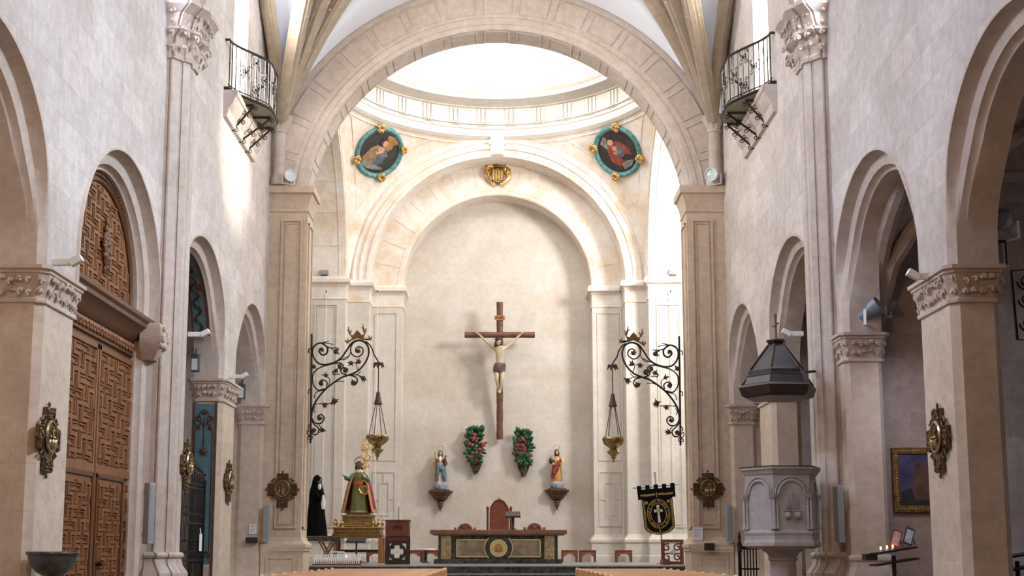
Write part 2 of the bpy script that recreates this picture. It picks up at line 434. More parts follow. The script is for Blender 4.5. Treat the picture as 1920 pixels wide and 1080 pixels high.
    sp.build('vault_rib',S_RIB,o,smooth=40)

# ------------------------------------------------------------------ chancel arch wall
RI,RO,ZC=4.48,5.56,9.03
def arc(R,n=64,z=ZC,a0=0,a1=PI): return [(R*math.cos(a0+(a1-a0)*k/n),z+R*math.sin(a0+(a1-a0)*k/n)) for k in range(n+1)]
ca=MB()
# front ring, soffit and back of the arch; legs are pilasters
prof=[(RO+.6,YA+.10),(RO,YA+.10),(RO,YA+.02),(RO-.14,YA),(RO-.15,YA+.02),(RO-.17,YA+.02),(RO-.18,YA),(4.76,YA),(4.75,YA+.02),(4.73,YA+.02),(4.72,YA),(4.60,YA),(4.58,YA+.03),(4.54,YA+.03),(RI+.02,YA+.05),(RI,YA+.07),(RI,YA+.85),(RI+.35,YA+.86)]
az=math.asin((9.62-ZC)/RI)
rows=[]
n=72
for k in range(n+1):
    a=k/n*PI
    rows.append([Vector((r*math.cos(a),y,ZC+r*math.sin(a))) for r,y in prof])
ca.grid(rows,0)
o=ca.build('wall_front',S_PLAIN,smooth=30,fix=False); struct(o,'round stone arch opening the nave into the crossing','arch')
# voussoir panel mouldings on the arch face and the soffit
vp=MB(); nv=17
for k in range(nv):
    a0=.10+(PI-.20)*k/nv+.018; a1=.10+(PI-.20)*(k+1)/nv-.018
    for r in (4.86,5.36):
        vp.tube([(r*math.cos(a),YA-.002,ZC+r*math.sin(a)) for a in [a0+(a1-a0)*q/8 for q in range(9)]],.022,5)
    for a in (a0,a1): vp.tube([(r*math.cos(a),YA-.002,ZC+r*math.sin(a)) for r in (4.86,5.36)],.022,5)
    # soffit panels
    b0=a0+.004;b1=a1-.004
    for y in (YA+.17,YA+.77):
        vp.tube([((RI-.002)*math.cos(a),y,ZC+(RI-.002)*math.sin(a)) for a in [b0+(b1-b0)*q/8 for q in range(9)]],.018,5)
    for a in (b0,b1): vp.tube([((RI-.002)*math.cos(a),y,ZC+(RI-.002)*math.sin(a)) for y in (YA+.17,YA+.77)],.02,5)
o=vp.build('trim_3',S_PLAIN,smooth=50); struct(o,'raised panel mouldings on the voussoirs of chancel arch','moulding')
def panel(mb,x0,x1,z0,z1,y,w=.045,d=.035,mi=0):
    """raised rectangular frame moulding on a wall facing -y"""
    for a,b,c,e in ((x0,x1,z0,z0+w),(x0,x1,z1-w,z1),(x0,x0+w,z0+w,z1-w),(x1-w,x1,z0+w,z1-w)):
        mb.bx(a,b,y-d,y,c,e,mi)
for sg in (-1,1):
    m=MB(); m.vprism([(sg*4.4,YA),(sg*4.4,YA+.85),(sg*6.4,YA+.85),(sg*6.4,YA)],0,9.2)
    o=m.build('pillar',S_FRONT); struct(o,'tall panelled pilaster of the chancel arch '+('beside the black-robed statue' if sg<0 else 'beside the hanging banner'),'pillar')
    path=[(sg*4.4,YA+.85),(sg*4.4,YA),(sg*(W+.0),YA)]
    q=MB(); q.mould(path,[(0,9.02),(.025,9.03),(.025,9.07),(.008,9.09),(.012,9.12),(.05,9.3),(.10,9.40),(.11,9.44),(.16,9.45),(.17,9.50),(.17,9.60),(.13,9.64),(0,9.66)],side=-sg)
    q.bx(sg*4.4,sg*6.4,YA+.02,YA+.85,9.1,9.66)
    q.build('impost_cornice',S_FRONT,o,smooth=25)
    b=MB(); b.mould(path,[(0,1.52),(.02,1.50),(.03,1.46),(.09,1.40),(.13,1.37),(.13,1.30),(.10,1.27),(.10,1.22),(.07,1.20),(.07,.2),(.12,.15),(.12,0)],side=-sg)
    b.bx(min(sg*4.45,sg*5.2),max(sg*4.45,sg*5.2),YA-.09,YA-.06,.35,.40); panel(b,min(sg*4.5,sg*5.15),max(sg*4.5,sg*5.15),.1,1.10,YA-.07)
    b.build('base',S_FRONT,o,smooth=25)
    p=MB(); xa,xb=sorted((sg*4.50,sg*5.00)); panel(p,xa,xb,1.72,8.85,YA,.05,.035); panel(p,xa+.09,xb-.09,1.81,8.76,YA,.02,.02)
    for z0,z1 in ((1.72,8.8),):
        X=sg*4.4
        for a,b2,c,e in ((YA+.14,YA+.18,z0,z1),(YA+.66,YA+.70,z0,z1),(YA+.14,YA+.70,z0,z0+.04),(YA+.14,YA+.70,z1-.04,z1)):
            p.bx(X-sg*.03,X,a,b2,c,e)
    p.build('panel_moulding',S_FRONT,o)
    # colonnette with fluted capital carrying the vault ribs
    c=MB(); c.lathe([(.2,9.64),(.2,9.8),(.16,9.86),(.14,9.9),(.14,10.9),(.17,10.93),(.17,10.97),(.15,10.99),(.17,11.05),(.24,11.2),(.27,11.26),(.25,11.33),(.1,11.36)],(sg*5.08,YA-.02,0),20,mod=lambda a,z:1+(.06*math.cos(10*a) if 11<z<11.3 else 0))
    o2=c.build('pillar',S_PLAIN,smooth=30); struct(o2,'slender colonnette with fluted capital '+('beyond the great door balcony' if sg<0 else 'beyond the pulpit side balcony'),'pillar')

# ------------------------------------------------------------------ nave vault
vz=lambda x: ZC+math.sqrt(max(0,5.58**2-x*x))
def vy(y,yc=23.3,h=4.45):
    # pointed lunette over the side wall
    t=abs(y-yc); 
    if t>h: return 10.6
    R=6.2; e=R-h
    return 10.75+math.sqrt(max(0,R*R-(t+e)**2))*.76
v=MB(); rows=[]
for j in range(65):
    y=18.9+(YA+.08-18.9)*j/64
    rows.append([Vector((x,y,max(vz(x),vy(y)))) for x in [-5.3+10.6*i/64 for i in range(65)]])
v.grid(rows)
rows=[[Vector((x,y,vz(x))) for x in [-5.3+10.6*i/40 for i in range(41)]] for y in (-5.0,2.0,8,13,18.9)]
v.grid(rows)
o=v.build('ceiling',PLASTER,smooth=60,fix=False); struct(o,'white plaster vault of the nave between stone ribs','ceiling')
for sg in (-1,1):
    r=MB(); jn=MB(); fin=MB()
    def rib(ex,ey,ez,bow,w,prof6):
        P=[]
        for k in range(25):
            t=k/24; s=t
            x=sg*(5.02+(ex-5.02)*s); y=27.45+(ey-27.45)*s
            z=11.25+(ez-11.25)*(1-(1-t)**2.1)**.78 if bow==0 else 11.25+(ez-11.25)*(1-(1-t)**bow)
            P.append(Vector((x,y,z)))
        # moulded rib: a bundle of parallel rolls
        d=(P[-1]-P[0]); d.z=0; d.normalize(); s_=Vector((-d.y,d.x,0))
        for o_,q in ((-w,.45),(-w*.55,.8),(0,1),(w*.55,.8),(w,.45)):
            r.tube([p+s_*o_*(0.45+.55*min(1,k/9))+Vector((0,0,-.10*q)) for k,p in enumerate(P)],[.07*q+.035]*25,6)
        fin.grid([[p+Vector((0,0,-.05)) for p in P],[Vector((p.x,p.y,max(p.z+.02,max(vz(p.x),vy(p.y))+.03))) for p in P]])
        for k in range(2,22,2):
            a_,b_=P[k],P[k+1]; tt=(b_-a_).normalized(); c_=a_; up_=s_.cross(tt)
            jn.tube([c_+s_*o_*(0.45+.55*min(1,k/9))+Vector((0,0,-.10-.085*(1-abs(o_)/w*.6)))for o_ in (-w*1.1,-w*.5,0,w*.5,w*1.1)],.014,4)
    rib(.8,23.35,14.75,2.2,.17,1); rib(1.5,21.7,14.75,2.2,.17,1); rib(2.0,19.0,14.75,2.2,.17,1)
    rib(5.22,23.3,14.6,2.0,.12,1)
    o=r.build('trim_4' if sg<0 else 'trim_5',S_RIB,smooth=50); struct(o,'moulded stone ribs fanning up over the '+('door' if sg<0 else 'pulpit')+' side balcony','vault ribs'); jn.build('mortar_joint',PLASTER,o); fin.build('plaster_infill',PLASTER,o,fix=False)

# ------------------------------------------------------------------ crossing, dome and apse
A=4.78; YD=33.7; ZI=9.80; RS=A*math.sqrt(2)
pm=MB()
for qx in (-1,1):
    for qy in (-1,1):
        rows=[]
        for k in range(25):
            f=k/24*PI/2; cf,sf=math.cos(f),math.sin(f); rmax=A/max(cf,sf); rows.append([])
            for j in range(13):
                rr=A+(rmax-A)*j/12
                x,y=rr*cf,rr*sf
                rows[-1].append(Vector((qx*x,YD+qy*y,ZI+math.sqrt(max(0,RS*RS-x*x-y*y)))))
        pm.grid(rows)
o=pm.build('ceiling',S_STAIN,smooth=60,fix=False); struct(o,'curved stained pendentives carrying the dome ring','ceiling')
# incised triangular panels on the pendentives
tp=MB()
def sph(f,rr):
    x,y=rr*math.cos(f),rr*math.sin(f); return (x,y,ZI+math.sqrt(max(0,RS*RS-x*x-y*y))-.01)
for qx in (-1,1):
    for qy in (1,):
        P=[]
        f0,f1=math.radians(14),math.radians(76)
        for k in range(25): P.append(sph(f0+(f1-f0)*k/24,A+.16))
        def side(f):
            return A/max(math.cos(f),math.sin(f))
        for f in [f1-(f1-PI/4)*k/12 for k in range(1,13)]: P.append(sph(f,max(A+.17,side(f)-.38)))
        for f in [PI/4-(PI/4-f0)*k/12 for k in range(1,13)]: P.append(sph(f,max(A+.17,side(f)-.38)))
        tp.tube([(qx*x,YD+qy*y,z) for x,y,z in P],.018,5,closed=True)
o=tp.build('trim_10',S_STAIN,smooth=50); struct(o,'triangular panel outlines on the pendentives','moulding')
# dome ring: architrave, frieze, cornice
dm=MB()
dm.lathe([(A+.02,14.5),(4.70,14.58),(4.70,14.80),(4.67,14.82),(4.67,14.93),(4.62,14.95),(4.62,14.99),(4.70,15.0),(4.70,15.50),(4.64,15.52),(4.64,15.56),(4.42,15.62),(4.30,15.64),(4.22,15.66),(4.20,15.72),(4.20,15.80),(4.16,15.84),(4.12,15.92),(4.3,15.96),(4.3,16.0)],(0,YD,0),96,cap=False)
o=dm.build('trim_6',S_CHAN,smooth=30,fix=False); struct(o,'round cornice and frieze ring below the dome','cornice')
tg=MB()
for k in range(32):
    a=2*PI*(k+.5)/32; u=Vector((math.cos(a),math.sin(a),0)); t=Vector((-u.y,u.x,0)); R3=Matrix((u,t,(0,0,1))).transposed()
    for q in (-.14,0,.14):
        tg.box(Vector((0,YD,15.25))+u*4.68+t*q,(.06,.09,.46),R=R3)
    tg.box(Vector((0,YD,14.97))+u*4.66+t*0,(.12,.40,.035),R=R3)
    for q in (-.15,-.09,-.03,.03,.09,.15): tg.box(Vector((0,YD,14.925))+u*4.655+t*q,(.05,.03,.05),R=R3)
o=tg.build('trim_7',S_CHAN); struct(o,'triglyph blocks around the dome frieze','frieze')
db=MB()
nw=8; zt0,zt1=16.0,18.9
# drum with eight window openings
for k in range(96):
    a0=2*PI*k/96; a1=2*PI*(k+1)/96
    p=lambda a,z,r=4.3:(r*math.cos(a),YD+r*math.sin(a),z)
    m=((a0+a1)/2)%(2*PI/nw); win=abs(m-PI/nw)<.155
    if win:
        db.quad(p(a0,zt0),p(a1,zt0),p(a1,16.5),p(a0,16.5)); db.quad(p(a0,18.5),p(a1,18.5),p(a1,zt1),p(a0,zt1))
    else: db.quad(p(a0,zt0),p(a1,zt0),p(a1,zt1),p(a0,zt1))
db.lathe([(4.3*math.cos(PI/2*k/16),zt1+4.0*math.sin(PI/2*k/16)) for k in range(16)]+[(.01,zt1+4.0)],(0,YD,0),64,cap=False)
o=db.build('ceiling',DOME,smooth=40,fix=False); struct(o,'bright white dome above the crossing','dome')

def arch_ring(mb,R0,R1,zc,plane,pos,center,mi=0,prof=None,n=48):
    """ring of an arch in plane x or y; prof [(r,offset into depth)]"""
    rows=[]
    for k in range(n+1):
        a=PI*k/n
        rows.append([Vector((center+r*math.cos(a),pos+d,zc+r*math.sin(a))) if plane=='y' else Vector((pos+d,center+r*math.cos(a),zc+r*math.sin(a))) for r,d in prof])
    mb.grid(rows,mi)
# back arch: archivolt, inner ring, niche wall
ba=MB()
ba_prof=[(A+.02,0),(4.66,0),(4.66,-.05),(4.60,-.06),(4.57,-.02),(4.45,-.02),(4.44,-.05),(4.38,-.05),(4.36,.0),(4.22,0),(4.21,-.03),(4.12,-.03),(4.10,.02),(4.09,.82)]
arch_ring(ba,0,0,ZI,'y',38.5,0,0,ba_prof)
arch_ring(ba,0,0,ZI,'y',39.3,0,1,[(4.30,0),(3.12,0),(3.08,.03),(3.08,.95)])
o=ba.build('wall_back',[S_STAIN,S_STAIN],smooth=30,fix=False); struct(o,'moulded apse arch framing the crucifix wall','arch')
jb=MB()
for k in range(1,16):
    a=PI*k/16
    jb.tube([(r*math.cos(a),39.298,ZI+r*math.sin(a)) for r in (3.22,4.05)],.012,4)
jb.tube([(3.24*math.cos(PI*k/48),39.298,ZI+3.24*math.sin(PI*k/48)) for k in range(49)],.014,4)
for k in range(1,30):
    a=PI*k/30; 
    jb.ball((4.12*math.cos(a),38.54,ZI+4.12*math.sin(a)),.03,0,6)
jb.bx(-.22,.22,38.38,38.5,13.95,14.6)
jb.bx(-.26,.26,38.36,38.5,14.3,14.42); jb.bx(-.16,.16,38.34,38.4,13.98,14.3)
o=jb.build('trim_8',S_STAIN,smooth=40); struct(o,'voussoir joints and keystone of the apse arch','moulding')
bw=MB(); bw.quad((-4,40.2,0),(4,40.2,0),(4,40.2,14.2),(-4,40.2,14.2))
S_BACK=stone('apse_plaster',(.62,.575,.53,1),'xz',bw=.8,bh=.36,cvar=.02,noise=.08,mort=.97,bump=.35,mottle=.08,patch=((.93,.82,.68,1),(1,.97,.92,1),(1.06,1.08,1.12,1),.5))
o=bw.build('wall_back',S_BACK,fix=False); struct(o,'flat pale plaster wall behind crucifix and altar','wall')
for sg in (-1,1):
    pr=MB(); X=lambda x: sg*x
    def blk(x0,x1,y0,y1,z0=.6,z1=ZI): pr.bx(X(x0),X(x1),y0,y1,z0,z1)
    blk(4.78,6.5,38.0,38.8); blk(4.09,5.0,38.5,39.6); blk(3.10,4.3,39.3,40.3)
    o=pr.build('pillar',S_CHAN); struct(o,'stepped panelled piers of the apse '+('behind the saint in red cape' if sg<0 else 'behind the black banner'),'pillar')
    path=[(X(6.5),38.0),(X(4.78),38.0),(X(4.78),38.5),(X(4.09),38.5),(X(4.09),39.3),(X(3.10),39.3),(X(3.10),40.2)]
    c=MB(); c.mould(path,[(0,9.10),(.025,9.11),(.025,9.15),(.008,9.17),(.008,9.5),(.05,9.58),(.08,9.60),(.14,9.62),(.15,9.64),(.15,9.74),(.12,9.78),(.10,9.82),(0,9.83)],side=sg)
    c.build('impost_cornice',S_STAIN,o,smooth=25)
    b=MB(); b.mould(path,[(0,1.75),(.02,1.73),(.03,1.70),(.10,1.62),(.13,1.58),(.13,1.5),(.10,1.47),(.10,1.1),(.12,1.08),(.12,.8)],side=sg); b.build('base',S_CHAN,o,smooth=25)
    p=MB()
    xa,xb=sorted((X(5.02),X(5.75))); panel(p,xa,xb,1.95,8.95,38.0,.04,.03); panel(p,xa+.08,xb-.08,2.03,8.87,38.0,.018,.018)
    xa,xb=sorted((X(3.25),X(3.98))); panel(p,xa,xb,4.1,8.92,39.3,.03,.022); panel(p,xa,xb,2.0,3.75,39.3,.03,.022)
    panel(p,xa+.2,xb-.2,2.35,3.4,39.3,.03,.022); p.bx((xa+xb)/2-.02,(xa+xb)/2+.02,39.28,39.3,3.4,3.75); p.bx((xa+xb)/2-.02,(xa+xb)/2+.02,39.28,39.3,2.0,2.35); p.bx(xa,xa+.2,39.28,39.3,2.85,2.89); p.bx(xb-.2,xb,39.28,39.3,2.85,2.89)
    p.build('panel_moulding',S_CHAN,o)
    # lateral arch of the crossing (transept opening)
    la=MB(); s=sg
    arch_ring(la,0,0,ZI,'x',s*A,YD,0,[(A+.02,0),(4.72,0),(4.72,-s*.05),(4.66,-s*.06),(4.62,-s*.01),(4.52,-s*.01),(4.50,-s*.045),(4.40,-s*.045),(4.38,0),(4.30,0),(4.30,s*1.8)])
    rows=[]
    for k in range(1,13):
        a=PI*k/13
        la.tube([(s*x,YD+4.295*math.cos(a),ZI+4.295*math.sin(a)) for x in (4.98,6.4)],.014,4)
    la.tube([(s*5.0,YD+4.295*math.cos(PI*k/48),ZI+4.295*math.sin(PI*k/48)) for k in range(49)],.016,4)
    o=la.build('wall_transept_'+('left' if sg<0 else 'right'),S_STAIN,smooth=30,fix=False); struct(o,'panelled side arch of the crossing on '+('the great door' if sg<0 else 'the pulpit')+' side','arch')
    # transept arm
    t=MB(); x1=8.4
    if sg<0:
        t.quad((s*x1,29.4,0),(s*x1,38.0,0),(s*x1,38.0,15),(s*x1,29.4,15))
    else:
        for y0,y1,z0,z1 in ((29.4,32.2,0,15),(34.2,38.0,0,15),(32.2,34.2,0,9.7),(32.2,34.2,12.3,15)): t.quad((s*x1,y0,z0),(s*x1,y1,z0),(s*x1,y1,z1),(s*x1,y0,z1))
    t.quad((s*6.4,38.0,0),(s*x1,38.0,0),(s*x1,38.0,15),(s*6.4,38.0,15)); t.quad((s*A,29.4,0),(s*x1,29.4,0),(s*x1,29.4,ZI),(s*A,29.4,ZI))
    t.quad((s*6.4,29.0,14.4),(s*x1,29.0,14.4),(s*x1,38.4,14.4),(s*6.4,38.4,14.4)); t.quad((s*6.4,29.4,ZI),(s*x1,29.4,ZI),(s*x1,29.4,15),(s*6.4,29.4,15))
    o=t.build('wall_arm_'+('left' if sg<0 else 'right'),S_CHAN,fix=False); struct(o,'plain transept wall beyond the side arch '+('behind statues' if sg<0 else 'with daylight window'),'wall')
fw=MB()   # crossing side of the chancel arch
rows=[]
for k in range(65):
    a=PI*k/64
    rows.append([Vector((RI*math.cos(a),YA+.85,ZC+RI*math.sin(a))),Vector((A*math.cos(a),28.92,ZI+A*math.sin(a)))])
fw.grid(rows)
for sg in (-1,1): fw.quad((sg*4.4,28.55,0),(sg*A,28.92,0),(sg*A,28.92,ZI),(sg*4.4,28.55,9.1)); fw.quad((sg*A,28.92,0),(sg*A,29.4,0),(sg*A,29.4,ZI),(sg*A,28.92,ZI))
o=fw.build('wall_front',S_CHAN,smooth=40,fix=False); struct(o,'crossing face of the chancel arch','wall')

# ------------------------------------------------------------------ floors and steps
fl=MB(); fl.quad((-11,-5,0),(11,-5,0),(11,27.2,0),(-11,27.2,0)); o=fl.build('floor',FLOORM); struct(o,'stone floor of the nave','floor')
GREENM=mat('dark_green_marble',(.030,.042,.036,1),.25,var=.55,scale=9,col2=(.085,.10,.09,1))
GREYM=mat('grey_marble_tread',(.26,.27,.26,1),.3,var=.25,scale=8)
st=MB()
for k in range(5):
    z=.178*(k+1); y0=27.2+.36*k
    st.bx(-4.38,4.38,y0,30 if k<4 else 30,z-.178,z-.03,0); st.bx(-4.38,4.38,y0-.02,30,z-.03,z,1)
st.bx(-8.4,8.4,29.9,40.3,.6,.89,1)
o=st.build('floor',[GREENM,GREYM]); struct(o,'dark green marble steps up to the altar platform','steps')

bk=MB(); bk.quad((-6,-5,0),(6,-5,0),(6,-5,15),(-6,-5,15)); o=bk.build('wall_rear',mat('dark_rear_wall',(.07,.05,.035,1),.7),fix=False); struct(o,'rear wall of the nave behind the viewer','wall')  # unseen wall, coloured dark to cut bounced light on camera-facing stone
# ------------------------------------------------------------------ side chapels
ch=MB()
ch.quad((5.85,18.95,0),(10.5,18.95,0),(10.5,18.95,9),(5.85,18.95,9),0)
ch.quad((5.85,19.6,0),(10.5,19.6,0),(10.5,19.6,9),(5.85,19.6,9),0)
ch.quad((5.85,27.75,0),(10.5,27.75,0),(10.5,27.75,9),(5.85,27.75,9),0)
ch.quad((10.5,9.2,0),(10.5,27.8,0),(10.5,27.8,9),(10.5,9.2,9),1); ch.quad((5.85,9.3,0),(10.5,9.3,0),(10.5,9.3,9),(5.85,9.3,9),0)
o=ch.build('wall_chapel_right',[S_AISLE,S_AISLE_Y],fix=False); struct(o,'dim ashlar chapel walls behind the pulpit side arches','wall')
cl=MB()
cl.quad((-5.85,27.75,0),(-9.5,27.75,0),(-9.5,27.75,9),(-5.85,27.75,9),0); cl.quad((-9.5,19,0),(-9.5,27.8,0),(-9.5,27.8,9),(-9.5,19,9),1)
cl.quad((-5.85,19.2,0),(-9.5,19.2,0),(-9.5,19.2,9),(-5.85,19.2,9),0)
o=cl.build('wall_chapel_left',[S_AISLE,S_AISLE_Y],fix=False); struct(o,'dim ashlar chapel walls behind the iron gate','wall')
dk=MB(); dk.quad((-5.9,9.5,0),(-5.9,19,0),(-5.9,19,8),(-5.9,9.5,8)); dk.quad((-5.86,3,0),(-5.86,9.5,0),(-5.86,9.5,8),(-5.86,3,8))
o=dk.build('wall_porch',S_SIDE,fix=False); struct(o,'wall closing the bay behind the broad pier beside great door','wall')
# chapel vaults with ribs
def chapel_vault(name,s,y0,y1,x0,x1,zs,h,lab):
    m=MB(); rows=[]
    for j in range(25):
        y=y0+(y1-y0)*j/24; row=[]
        for i in range(25):
            x=x0+(x1-x0)*i/24
            u=2*(x-x0)/(x1-x0)-1; w=2*(y-y0)/(y1-y0)-1
            row.append(Vector((s*x,y,zs+h*max(math.sqrt(max(0,1-u*u)),math.sqrt(max(0,1-w*w))))))
        rows.append(row)
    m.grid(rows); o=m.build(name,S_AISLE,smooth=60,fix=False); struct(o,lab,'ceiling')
    r=MB()
    for ex,ey,fx,fy in ((x0,y0,x1,y1),(x0,y1,x1,y0),(x0,y1,x1,y1),(x0,y0,x1,y0),(x0,y0,x0,y1),(x1,y0,x1,y1)):
        P=[]
        for k in range(25):
            t=k/24; u=2*t-1
            P.append(Vector((s*(ex+(fx-ex)*t),ey+(fy-ey)*t,zs+h*math.sqrt(max(0,1-u*u))-.04)))
        r.tube(P,.13,8); 
    r.build('vault_rib',S_AISLE,o,smooth=40)
chapel_vault('ceiling',1,9.3,18.9,5.9,10.4,4.6,2.6,'dark ribbed vault of the chapel with the framed painting')
chapel_vault('ceiling',1,19.7,27.7,5.9,10.4,4.6,2.6,'dark ribbed vault of the chapel behind pulpit')
chapel_vault('ceiling',-1,19.3,27.7,5.9,9.4,4.6,2.6,'dark ribbed vault of the chapel behind iron gate')
# ------------------------------------------------------------------ great door
XD=-5.60; DY=16.92
def fret(mb,y0,y1,z0,z1,X,cell,mi=0,inside=None,oy=0,oz=0,g=.22):
    """interlocking cross fretwork: raised pieces on a door facing +x"""
    def rect(a,b,c,d,h0,h1):
        a=max(a,y0);b=min(b,y1);c=max(c,z0);d=min(d,z1)
        if b-a<.02 or d-c<.02: return
        if inside and not all(inside(p,q) for p,q in ((a,c),(a,d),(b,c),(b,d))): return
        e=min(.012,(b-a)*.2,(d-c)*.2)
        A=[(X+h0,a,c),(X+h0,b,c),(X+h0,b,d),(X+h0,a,d)]; B=[(X+h1,a+e,c+e),(X+h1,b-e,c+e),(X+h1,b-e,d-e),(X+h1,a+e,d-e)]
        mb.add(A+B,[(4,5,6,7),(0,1,5,4),(1,2,6,5),(2,3,7,6),(3,0,4,7)],mi)
    n=int(max(y1-y0,z1-z0)/cell)+6
    for i in range(-n,n):
        for j in range(-n,n):
            cy=y0+oy+(2*i-j)*cell; cz=z0+oz+(i+2*j)*cell
            if cy<y0-2*cell or cy>y1+2*cell or cz<z0-2*cell or cz>z1+2*cell: continue
            c=cell; q=g*c/2
            # raised line work: the cross outline and a smaller cross inside it
            for ins_,w_,h_ in ((.13,.20,.030),(.40,.13,.024)):
                A0=.5*c-ins_*c*.5; L0=1.5*c-ins_*c*.5*(1 if ins_<.2 else 1.6)
                if ins_>.2: A0=.20*c
                V=[(A0,L0),(A0,A0),(L0,A0),(L0,-A0),(A0,-A0),(A0,-L0),(-A0,-L0),(-A0,-A0),(-L0,-A0),(-L0,A0),(-A0,A0),(-A0,L0)]
                hw=w_*c/2
                for k in range(12):
                    (ya,za),(yb,zb_)=V[k],V[(k+1)%12]
                    rect(cy+min(ya,yb)-hw,cy+max(ya,yb)+hw,cz+min(za,zb_)-hw,cz+max(za,zb_)+hw,0,h_+.0004*(k%2))
            if (i+j)%3==0: rect(cy-.10*c,cy+.10*c,cz-.10*c,cz+.10*c,0,.04)
d=thing('door_1','great walnut fretwork door with carved round-topped panel above','door',(0,0,0)); d['kind']='structure'
RL=1.60
b=MB(); b.bx(XD-.12,XD-.02,DY-2.0,DY+1.98,0,4.2); b.build('frame',WOOD_D,d)
fr=MB()
for a in (DY-1.98,DY+1.86): fr.bx(XD-.02,XD+.10,a,a+.10,0,4.15); 
fr.bx(XD-.02,XD+.06,DY+1.76,DY+1.86,0,4.15); 
for k in range(48): fr.ball((XD+.10,DY+1.90,.1+k*.085),(.02,.03,.035),0,6)
fr.build('carved_jamb',WOOD,d,smooth=50)
for sg,(y0,y1) in ((-1,(DY-1.85,DY-.02)),(1,(DY+.02,DY+1.74))):
    l=MB(); l.bx(XD-.02,XD+.02,y0,y1,.02,4.08); o=l.build('leaf',WOOD,d)
    q=MB(); q.bx(XD+.02,XD+.05,y0,y0+.07,.02,4.08); q.bx(XD+.02,XD+.05,y1-.07,y1,.02,4.08); q.bx(XD+.02,XD+.05,y0,y1,4.0,4.08)
    q.bx(XD+.02,XD+.055,y0,y1,2.28,2.40); q.build('stile',WOOD,o,bevel=.006)
    q=MB(); fret(q,y0+.10,y1-.10,2.42,3.98,XD+.02,.215,oy=.2); q.build('fretwork_panel',WOOD,o)
    # wicket door
    w0,w1=(y0+.55,y1-.10) if sg<0 else (y0+.10,y0+1.22)
    q=MB(); q.bx(XD+.02,XD+.045,w0,w1,.02,2.22); wk=q.build('wicket_door',WOOD,o)
    wk_f=MB()
    for a,b2,c,e in ((w0-.05,w0,.02,2.27),(w1,w1+.05,.02,2.27),(w0-.05,w1+.05,2.22,2.29)): wk_f.bx(XD+.02,XD+.075,a,b2,c,e)
    wk_f.build('wicket_frame',WOOD_D,o,bevel=.006)
    q=MB(); fret(q,w0+.06,w1-.06,.1,2.15,XD+.045,.17,oy=.1,oz=.07); q.build('wicket_fretwork',WOOD,o)
    if sg>0:
        q=MB(); fret(q,w1+.08,y1-.09,.1,2.2,XD+.02,.15); q.build('side_fretwork',WOOD,o)
        q=MB(); q.bx(XD+.05,XD+.12,w0+.10,w0+.16,1.0,1.06); q.tube([(XD+.12,w0+.1,1.03),(XD+.12,w0+.26,1.03)],.014,6); q.build('door_handle',IRON,o)
e=MB()
e.mould([(XD-.05,DY-2.1),(XD-.05,DY+1.97)],[(0,4.08),(.06,4.10),(.06,4.14),(.10,4.15),(.10,4.18),(.08,4.19),(.08,4.36),(.10,4.37),(.16,4.44),(.18,4.48),(.26,4.56),(.30,4.58),(.30,4.64),(.34,4.68),(.34,4.74),(.05,4.76)],side=-1)
o=e.build('cornice',WOOD_D,d,smooth=25)
e=MB()
for k in range(26):
    y=DY-1.86+.147*k
    e.ball((XD+.045,y,4.30),(.035,.045,.05),0,8); e.ball((XD+.045,y,4.235),(.025,.028,.04),0,6)
    e.tube([(XD+.04,y-.05,4.34),(XD+.05,y-.07,4.29),(XD+.045,y-.05,4.22)],.014,5)
e.build('carved_frieze',WOOD,o,smooth=50)
# lunette
ln=MB()
half=lambda R,n=40:[(DY+.0+R*math.cos(PI*k/n),4.93+R*math.sin(PI*k/n)) for k in range(n+1)]
pts=[(DY+1.78,4.70)]+[(DY+1.78*math.cos(PI*k/40),4.93+1.78*math.sin(PI*k/40)) for k in range(41)]+[(DY-1.78,4.70)]
ln.prism(pts,(XD-.08,0,0),(0,1,0),(0,0,1),(.06,0,0)); o=ln.build('lunette_panel',WOOD,d)
q=MB(); ins=lambda y,z:(y-DY)**2+(max(0,z-4.93))**2<1.42**2
fret(q,DY-1.42,DY+1.42,4.74,6.4,XD-.02,.19,inside=ins,oy=.05,oz=.03); q.build('lunette_fretwork',WOOD,o)
q=MB()
for R,r in ((1.47,.03),(1.55,.022),(1.70,.03)):
    q.tube([(XD+.0,DY+R*math.cos(PI*k/48),4.93+R*math.sin(PI*k/48)) for k in range(49)],r,6)
for k in range(64):
    a=PI*(k+.5)/64; q.ball((XD+.01,DY+1.625*math.cos(a),4.93+1.625*math.sin(a)),(.03,.04,.04),0,6)
q.build('carved_border',WOOD_D,o,smooth=50)
q=MB(); r=random.Random(4)
for k in range(60):
    a=r.uniform(0,2*PI); t=math.sqrt(r.uniform(0,1))
    yy=.19*t*math.cos(a); zz=.36*t*math.sin(a)
    if abs(yy)>.19*(1-abs(zz)/.50): continue
    q.ball((XD+.03+.04*(1-t),DY+.12+yy,5.50+zz),(.03,.04,.05),0,6)
q.ball((XD+.03,DY+.12,5.5),(.05,.13,.28),0,10); q.build('carved_medallion',WOOD_D,o,smooth=50)
# stone corbel at the springing
cb=MB(); cb.loft([[Vector((x,y,z)) for x,y in p] for z,p in [(zz,[(-5.45,18.50-g),(-5.2+g,18.50-g),(-5.2+g,18.82+g),(-5.45,18.82+g)]) for zz,g in ((4.12,-.06),(4.2,0),(4.30,.06),(4.45,.08),(4.62,.06),(4.68,.02))]]); 
lm=random.Random(9)
for k in range(22): cb.ball((-5.13+lm.uniform(-.03,.02),18.5+lm.uniform(-.02,.36),4.3+lm.uniform(0,.32)),(.05,.06,.05),0,6)
o=cb.build('trim_9',S_CARVE,smooth=40); struct(o,'carved corbel block at the door cornice end','corbel')

